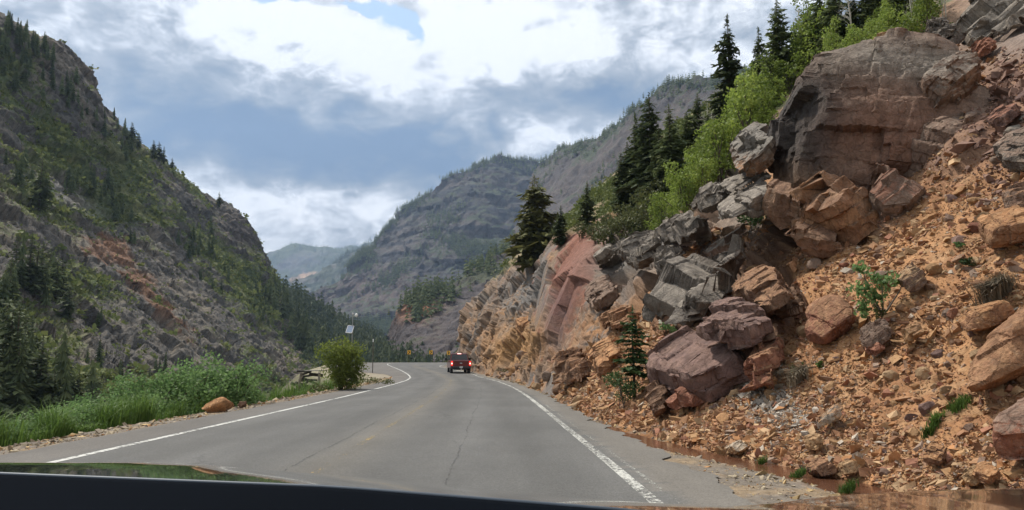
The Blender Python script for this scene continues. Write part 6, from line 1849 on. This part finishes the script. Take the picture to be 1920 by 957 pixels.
# ------------------------------------------------------------------ pickup truck ahead
def build_truck():
    red = plain('dark_red_paint', (0.13, 0.012, 0.016), .28, .15, .5, .6, .08)
    black = plain('black_plastic', (0.018, 0.018, 0.02), .6, var=.1)
    glass = plain('tinted_rear_glass', (0.012, 0.014, 0.017), .06, spec=.6, var=0)
    chrome = plain('bumper_metal', (0.055, 0.058, 0.065), .3, .7, var=.05)
    rubber = plain('tyre_rubber', (0.016, 0.016, 0.016), .85, var=.2)
    rimm = plain('wheel_alloy', (0.35, 0.35, 0.36), .35, .8, var=.05)
    lamp = plain('lit_tail_lamp', (0.5, 0.01, 0.01), .3, var=0, emit=(1.0, 0.03, 0.02), estr=.8)
    core = plain('lit_tail_lamp_core', (0.9, 0.3, 0.3), .3, var=0, emit=(1.0, 0.45, 0.40), estr=2.2)
    platem = plain('licence_plate_white', (0.6, 0.62, 0.6), .5, var=.1)
    badge = plain('badge_silver', (0.5, 0.52, 0.58), .3, .6, var=0)
    y = 73.5; x = -4.80
    root = empty('pickup_truck', (x, y, float(zr(y))), R(8.5))
    tag(root, 'dark red pickup truck with glowing tail lights driving ahead in the right lane', 'pickup truck')
    # local: +y forward, rear face at y = 0
    b = MB()
    def body_section(yy, w, z0, z1, zt, wt):
        return [(-w, yy, z0), (-w * 1.0, yy, z1), (-wt, yy, zt), (wt, yy, zt), (w, yy, z1), (w, yy, z0)]
    secs = [body_section(.06, .96, .62, 1.12, 1.20, .93), body_section(.9, .985, .52, 1.12, 1.21, .95), body_section(2.2, .985, .50, 1.12, 1.22, .95), body_section(4.0, .985, .50, 1.12, 1.20, .95), body_section(5.5, .97, .52, 1.06, 1.14, .90), body_section(5.85, .90, .55, .95, 1.02, .84)]
    V = [p for s in secs for p in s]; n = 6; F = []
    for i in range(len(secs) - 1):
        for j in range(n):
            k = (j + 1) % n; F.append((i * n + j, i * n + k, (i + 1) * n + k, (i + 1) * n + j))
    F += [tuple(range(n)), tuple((len(secs) - 1) * n + j for j in range(n))[::-1]]
    b.add(V, F)
    b.build('body', red, root, bevel=.03)
    c = MB()   # cab
    lo = [(-.93, 1.95, 1.2), (.93, 1.95, 1.2), (.93, 4.35, 1.2), (-.93, 4.35, 1.2)]; hi = [(-.74, 2.12, 1.90), (.74, 2.12, 1.90), (.72, 3.55, 1.92), (-.72, 3.55, 1.92)]
    c.add(lo + hi, [(0, 3, 2, 1), (4, 5, 6, 7), (0, 1, 5, 4), (1, 2, 6, 5), (2, 3, 7, 6), (3, 0, 4, 7)])
    cab = c.build('cab', red, root, bevel=.05)
    w = MB(); w.add([(-.80, 1.965, 1.27), (.80, 1.965, 1.27), (.69, 2.075, 1.80), (-.69, 2.075, 1.80), (-.80, 1.985, 1.27), (.80, 1.985, 1.27), (.69, 2.095, 1.80), (-.69, 2.095, 1.80)], [(0, 1, 2, 3), (7, 6, 5, 4), (0, 4, 5, 1), (1, 5, 6, 2), (2, 6, 7, 3), (3, 7, 4, 0)])
    w.build('rear_window', glass, root)
    for s in (-1, 1):
        q = MB(); q.add([(s * .937, 2.2, 1.26), (s * .937, 4.0, 1.26), (s * .765, 3.5, 1.80), (s * .765, 2.35, 1.80), (s * .92, 2.2, 1.26), (s * .92, 4.0, 1.26), (s * .75, 3.5, 1.80), (s * .75, 2.35, 1.80)], [(0, 1, 2, 3), (7, 6, 5, 4), (0, 4, 5, 1), (1, 5, 6, 2), (2, 6, 7, 3), (3, 7, 4, 0)])
        q.build('side_window', glass, root)
    t = MB(); t.box((0, .035, .90), (1.50, .06, .54)); t.box((0, .02, 1.155), (1.50, .10, .05)); tg = t.build('tailgate', red, root, bevel=.015)
    t = MB(); t.prism([(.10 * math.cos(a) * 1.2, .95 + .05 * math.sin(a)) for a in np.linspace(0, 2 * math.pi, 17)[:-1]], -.012, .004); t.build('badge', badge, tg)
    t = MB(); t.box((0, -.002, 1.02), (.42, .02, .03)); t.build('handle', black, tg)
    t = MB(); t.box((0, -.10, .56), (1.86, .22, .20)); t.box((0, -.04, .42), (1.3, .12, .10)); bp = t.build('bumper', chrome, root, bevel=.03)
    t = MB(); t.box((0, -.215, .585), (.30, .012, .15)); t.build('licence_plate', platem, bp)
    t = MB(); t.tube([(0, -.02, .40), (0, -.26, .40)], .05, 10); t.tube([(0, -.24, .40), (0, -.24, .50)], [.03, .04], 10); t.build('tow_hitch', badge, bp)
    for s in (-1, 1):
        t = MB(); t.box((s * .855, .03, .94), (.17, .10, .42)); l = t.build('tail_light', lamp, root, bevel=.02)
        t = MB(); t.box((s * .855, -.025, .93), (.08, .015, .14)); t.build('bulb', core, l)
    t = MB(); t.box((0, 2.08, 1.86), (.36, .06, .045)); t.build('brake_light', core, root)
    for s in (-1, 1):
        t = MB(); t.tube([(s * .93, 3.75, 1.27), (s * 1.08, 3.70, 1.30)], .03, 6); t.box((s * 1.17, 3.70, 1.33), (.22, .12, .27)); t.build('mirror', black, root, bevel=.02)
    for s in (-1, 1):
        for yy in (1.15, 4.75):
            wx = MB(); wx.tube([(s * .70, yy, .39), (s * .74, yy, .39), (s * .92, yy, .39), (s * .955, yy, .39)], [.35, .39, .39, .35], 22); wh = wx.build('wheel', rubber, root)
            wx = MB(); wx.tube([(s * .95, yy, .39), (s * .965, yy, .39)], [.24, .22], 16); wx.build('rim', rimm, wh)
    t = MB(); t.box((0, 2.6, .48), (1.5, 5.2, .22)); t.tube([(-.6, 1.15, .39), (.6, 1.15, .39)], .07, 8); t.build('chassis', black, root)
    for s in (-1, 1):
        t = MB(); t.box((s * .84, .62, .34), (.26, .02, .38)); t.build('mud_flap', black, root)

# ------------------------------------------------------------------ chevron signs, mast, posts
def build_roadside():
    steel = plain('galvanised_steel', (0.30, 0.31, 0.31), .5, .6, var=.15)
    wood = plain('weathered_timber', (0.22, 0.185, 0.15), .9, var=.35, scale=5)
    yel = plain('yellow_sign_sheeting', (0.72, 0.40, 0.02), .5, var=.06)
    blk = plain('black_sign_ink', (0.012, 0.012, 0.012), .6, var=0)
    white = plain('white_enamel', (0.75, 0.75, 0.73), .5, var=.04)
    panelm = plain('solar_cells', (0.20, 0.25, 0.34), .3, .2, .5, var=.12, scale=14)
    for px, py, d, lab in ((767, 661, 158, 'yellow chevron sign pointing right, leftmost of three beyond the bend'), (808, 661, 163, 'yellow chevron sign pointing right, middle one of three beyond the bend'), (841, 662, 158, 'yellow chevron sign pointing right, nearest the red pickup')):
        p = P(px, py, d); gz = float(ground_z(np.array([p.x]), np.array([float(d)]))[0])
        r = empty('chevron_sign', (p.x, d, gz), -p.x / d)
        z = p.z - gz
        m = MB(); m.box((0, 0, z), (.66, .02, .80)); pl_ = m.build('sign_panel', yel, r, bevel=.008)
        m = MB(); a = .32
        m.prism([(-.22, z + a), (-.02, z + a), (.23, z), (-.02, z - a), (-.22, z - a), (.01, z)], -.016, -.011)
        m.build('chevron', blk, pl_)
        m = MB(); m.box((0, .035, z / 2 - .2), (.05, .04, z + .4)); m.build('post', plain('dark_sign_post', (.05, .045, .04), .8), r)
        tag(r, lab, 'road sign', 'chevron signs beyond the bend')
    # weather mast with solar panel
    d = 47.0; p = P(657, 618, d); gz = float(ground_z(np.array([p.x]), np.array([d]))[0])
    r = empty('weather_mast', (p.x, d, gz)); tag(r, 'slim mast with tilted solar panel and white sensor rising behind the tall bush', 'weather mast')
    top = P(661, 588, d).z - gz
    m = MB(); m.tube([(.12, 0, -.3), (.12, 0, top)], [.035, .028], 8); m.build('pole', steel, r)
    M = Matrix.Rotation(R(-38), 4, 'X') @ Matrix.Rotation(R(6), 4, 'Y')
    z = p.z - gz
    m = MB(); m.box((0, -.14, z), (.36, .03, .54), M); pn = m.build('solar_panel', panelm, r)
    m = MB()
    for sx, sz, c in ((.38, .02, (0, .275)), (.38, .02, (0, -.275)), (.02, .55, (.185, 0)), (.02, .55, (-.185, 0))):
        o = M @ Vector((c[0], 0, c[1])); m.box((o.x, -.14 + o.y, z + o.z), (sx, .045, sz), M)
    m.build('panel_frame', white, pn)
    m = MB(); m.tube([(.12, 0, z - .1), (0, -.12, z)], .02, 6); m.build('bracket', steel, r)
    m = MB(); m.tube([(.12, 0, top - .12), (.34, -.02, top - .12)], .014, 6); m.build('sensor_arm', steel, r)
    m = MB(); m.tube([(.34, -.02, top - .22), (.34, -.02, top - .16), (.34, -.02, top - .06), (.34, -.02, top)], [.03, .085, .085, .02], 12); m.build('sensor', white, r)
    m = MB(); m.tube([(.12, 0, top - .06), (.12, 0, top + .04)], [.05, .05], 10); m.build('mast_cap', white, r)
    # snow pole
    d = 76.0; p0 = P(700, 634, d); gz = float(ground_z(np.array([p0.x]), np.array([d]))[0])
    m = MB(); m.tube([(0, 0, -.3), (0, 0, p0.z - gz)], [.045, .04], 8)
    r = empty('snow_pole', (p0.x, d, gz)); m.build('pole', plain('dull_brown_steel', (0.12, 0.105, 0.085), .7, .2, var=.2), r)
    m = MB(); m.box((0, -.05, p0.z - gz - .25), (.1, .012, .3)); m.build('reflector', white, r)
    tag(r, 'thin snow marker pole standing on the gravel beside the road bend', 'marker pole')
    # old timber landing on the gorge rim
    d = 42.0; c = P(594, 695, d); gz = float(ground_z(np.array([c.x]), np.array([d]))[0])
    r = empty('timber_landing', (c.x, d, c.z)); tag(r, 'old timber landing on stilts at the gorge rim left of the tall bush', 'landing')
    m = MB()
    for i in range(5): m.box((-.42 + i * .18, 0, 0), (.16, 1.1, .05))
    m.build('deck', plain('pale_old_planks', (0.36, 0.33, 0.28), .9, var=.3, scale=6), r)
    for px_, lean in ((-1.0, .30), (.25, 0)):
        m = MB(); m.tube([(px_ + lean, -.45, -.1), (px_, -.45, -1.9)], [.07, .08], 7); m.build('stilt', wood, r)
    m = MB()
    gg = np.random.default_rng(3)
    for i in range(22):
        z = -.09 - .075 * i + gg.normal(0, .03); x0 = -.75 - .035 * i + gg.normal(0, .12); m.tube([(x0, gg.normal(-.1, .15), z), (x0 + gg.uniform(.3, 1.1), gg.normal(.1, .2), z + gg.normal(0, .12))], [gg.uniform(.05, .10), gg.uniform(.04, .09)], 6)
    m.build('log_crib', plain('dark_logs', (0.055, 0.05, 0.045), .95, var=.3), r)

# ------------------------------------------------------------------ the car the picture is taken from
def build_car():
    paint = plain('dark_metallic_paint', (0.022, 0.026, 0.030), .12, .3, .6, 1.0, .05)
    bs = [n for n in paint.node_tree.nodes if n.type == 'BSDF_PRINCIPLED'][0]
    bs.inputs['Roughness'].default_value = .16; bs.inputs['Coat Roughness'].default_value = .03
    cowlm = plain('dark_blue_dash_plastic', (0.0025, 0.0038, 0.0062), .95, spec=.02, var=.12, scale=3)
    trim = plain('dark_glossy_trim', (0.03, 0.035, 0.045), .25, var=.05)
    root = empty('car', (0.1, 1.2, 0)); tag(root, 'dark glossy car bonnet and cowl along the bottom of the picture', 'car')
    off = np.array(root.location)
    # bonnet: a curved sheet; near edge at the cowl, raised shoulders left and right
    nx, ny = 90, 50
    xs = np.linspace(-.98, .98, nx); ys = np.linspace(0, 1, ny)
    X, T = np.meshgrid(xs, ys)
    Y = .93 + .95 * T
    Z = HOOD_Z(X + HOOD_X, Y)
    V = np.stack((X, Y, Z), 2)
    # closed underside
    U = V.copy(); U[..., 2] -= .03
    A = np.concatenate((V.reshape(-1, 3), U.reshape(-1, 3))) + np.array((HOOD_X, 0, 0))
    F = grid_faces(ny, nx); n = nx * ny
    rim = np.concatenate((np.arange(nx), np.arange(1, ny) * nx + nx - 1, (ny - 1) * nx + np.arange(nx - 2, -1, -1), np.arange(ny - 2, 0, -1) * nx))
    side = np.stack((rim, np.roll(rim, -1), np.roll(rim, -1) + n, rim + n), 1)
    me = np_mesh('bonnet', A - off, np.concatenate((F, F[:, ::-1] + n, side)), True); me.set_sharp_from_angle(angle=R(40))
    link('bonnet', me, paint, root)
    # front end below the bonnet
    m = MB(); prof = [(-.93, .50), (.93, .50), (.96, .72), (.90, .90), (-.90, .90), (-.96, .72)]
    m.prism(prof, 1.0, 1.80); m.build('front_end', trim, root, loc=tuple(-off + np.array((HOOD_X, 0, -.03))))
    # cowl and dash edge seen through the bottom of the screen
    def edge(x): return COWL(x)
    xs = np.linspace(-1.05, 1.15, 60); rows = []
    for dy, dz in ((-.42, -.10), (-.26, -.040), (-.20, -.036), (-.185, -.026), (-.17, -.027), (-.06, -.012), (-.012, -.001), (0, 0), (.010, -.006), (.012, -.05), (.03, -.14)):
        rows.append(np.stack((xs, .80 + dy + xs * 0, np.array([edge(x) for x in xs]) + dz), 1))
    G = np.array(rows)
    me = np_mesh('cowl', G.reshape(-1, 3) - off, grid_faces(G.shape[0], 60), True)
    link('cowl', me, cowlm, root)
    xs2 = np.linspace(-1.05, 1.15, 60); tb = MB()
    tb.tube([(x, .806, edge(x) - .0010) for x in xs2], .0026, 8); tb.build('edge_strip', plain('satin_edge', (.05, .065, .085), .5, .2, var=0), root, True, loc=tuple(-off))
    for s in (-1, 1):
        m = MB(); m.tube([(s * .80 - .07, 1.35, .36), (s * .80 + .07, 1.35, .36)], [.36, .36], 24); m.build('wheel', plain('car_tyre', (.015, .015, .015), .9), root, loc=tuple(-off + np.array((HOOD_X, 0, 0))))

HOOD_X = 0.03
def COWL(x):
    # photo: (0,890) (640,916) (1150,957) at y = .8 m
    px = 960 + x * F0 / .8
    py = np.interp(px, (-900, 0, 640, 1150, 2400), (868, 889, 915, 957, 1080))
    return P(px, py, .80).z
CREST = np.array([(-120, 880), (0, 872), (150, 868), (300, 867), (400, 872), (500, 881), (640, 892), (800, 906), (1000, 926), (1200, 943), (1340, 951), (1440, 945), (1550, 932), (1650, 925), (1800, 920), (1920, 918), (2040, 925)], float)
def ray_z(px, py, y):
    c, sn = math.cos(PITCH), math.sin(PITCH); vy = -(py - H0 / 2)
    return CAMH + (F0 * sn + vy * c) / (F0 * c - vy * sn) * y
def HOOD_Z(x, y):
    # bonnet top: two long shoulders with a dip between, level to a crest 1.5 m out, then rolling down to the nose
    yc = 1.50
    zc = ray_z(0, np.interp(960 + x * F0 / yc, CREST[:, 0], CREST[:, 1]), yc)
    pn = 960 + x * F0 / .93
    zn = ray_z(0, np.interp(pn, (-900, 0, 640, 1150, 2400), (871, 892, 918, 960, 1000)), .93)
    t = (y - .93) / (yc - .93)
    zl = zn + (zc - zn) * t + .004 * np.sin(np.clip(t, 0, 1) * math.pi)
    return zl - np.where(y > yc, (y - yc) ** 2 * .9, 0)

def build_haze():
    m = bpy.data.materials.new('haze_air'); m.use_nodes = True; m.node_tree.nodes.clear(); k = NB(m.node_tree)
    out = k.n('ShaderNodeOutputMaterial'); v = k.n('ShaderNodeVolumePrincipled')
    v.inputs['Color'].default_value = (0.46, 0.66, 1.0, 1); v.inputs['Density'].default_value = HAZE
    v.inputs['Anisotropy'].default_value = 0.2
    k.link(v.outputs[0], out.inputs['Volume'])
    b = MB(); b.box((0, 2600, 900), (8000, 6800, 1864)); o = b.build('haze', m); tag(o, kind='stuff')
    m.cycles.homogeneous_volume = True

HAZE = 0.00012
build_truck()
build_roadside()
build_car()
build_haze()
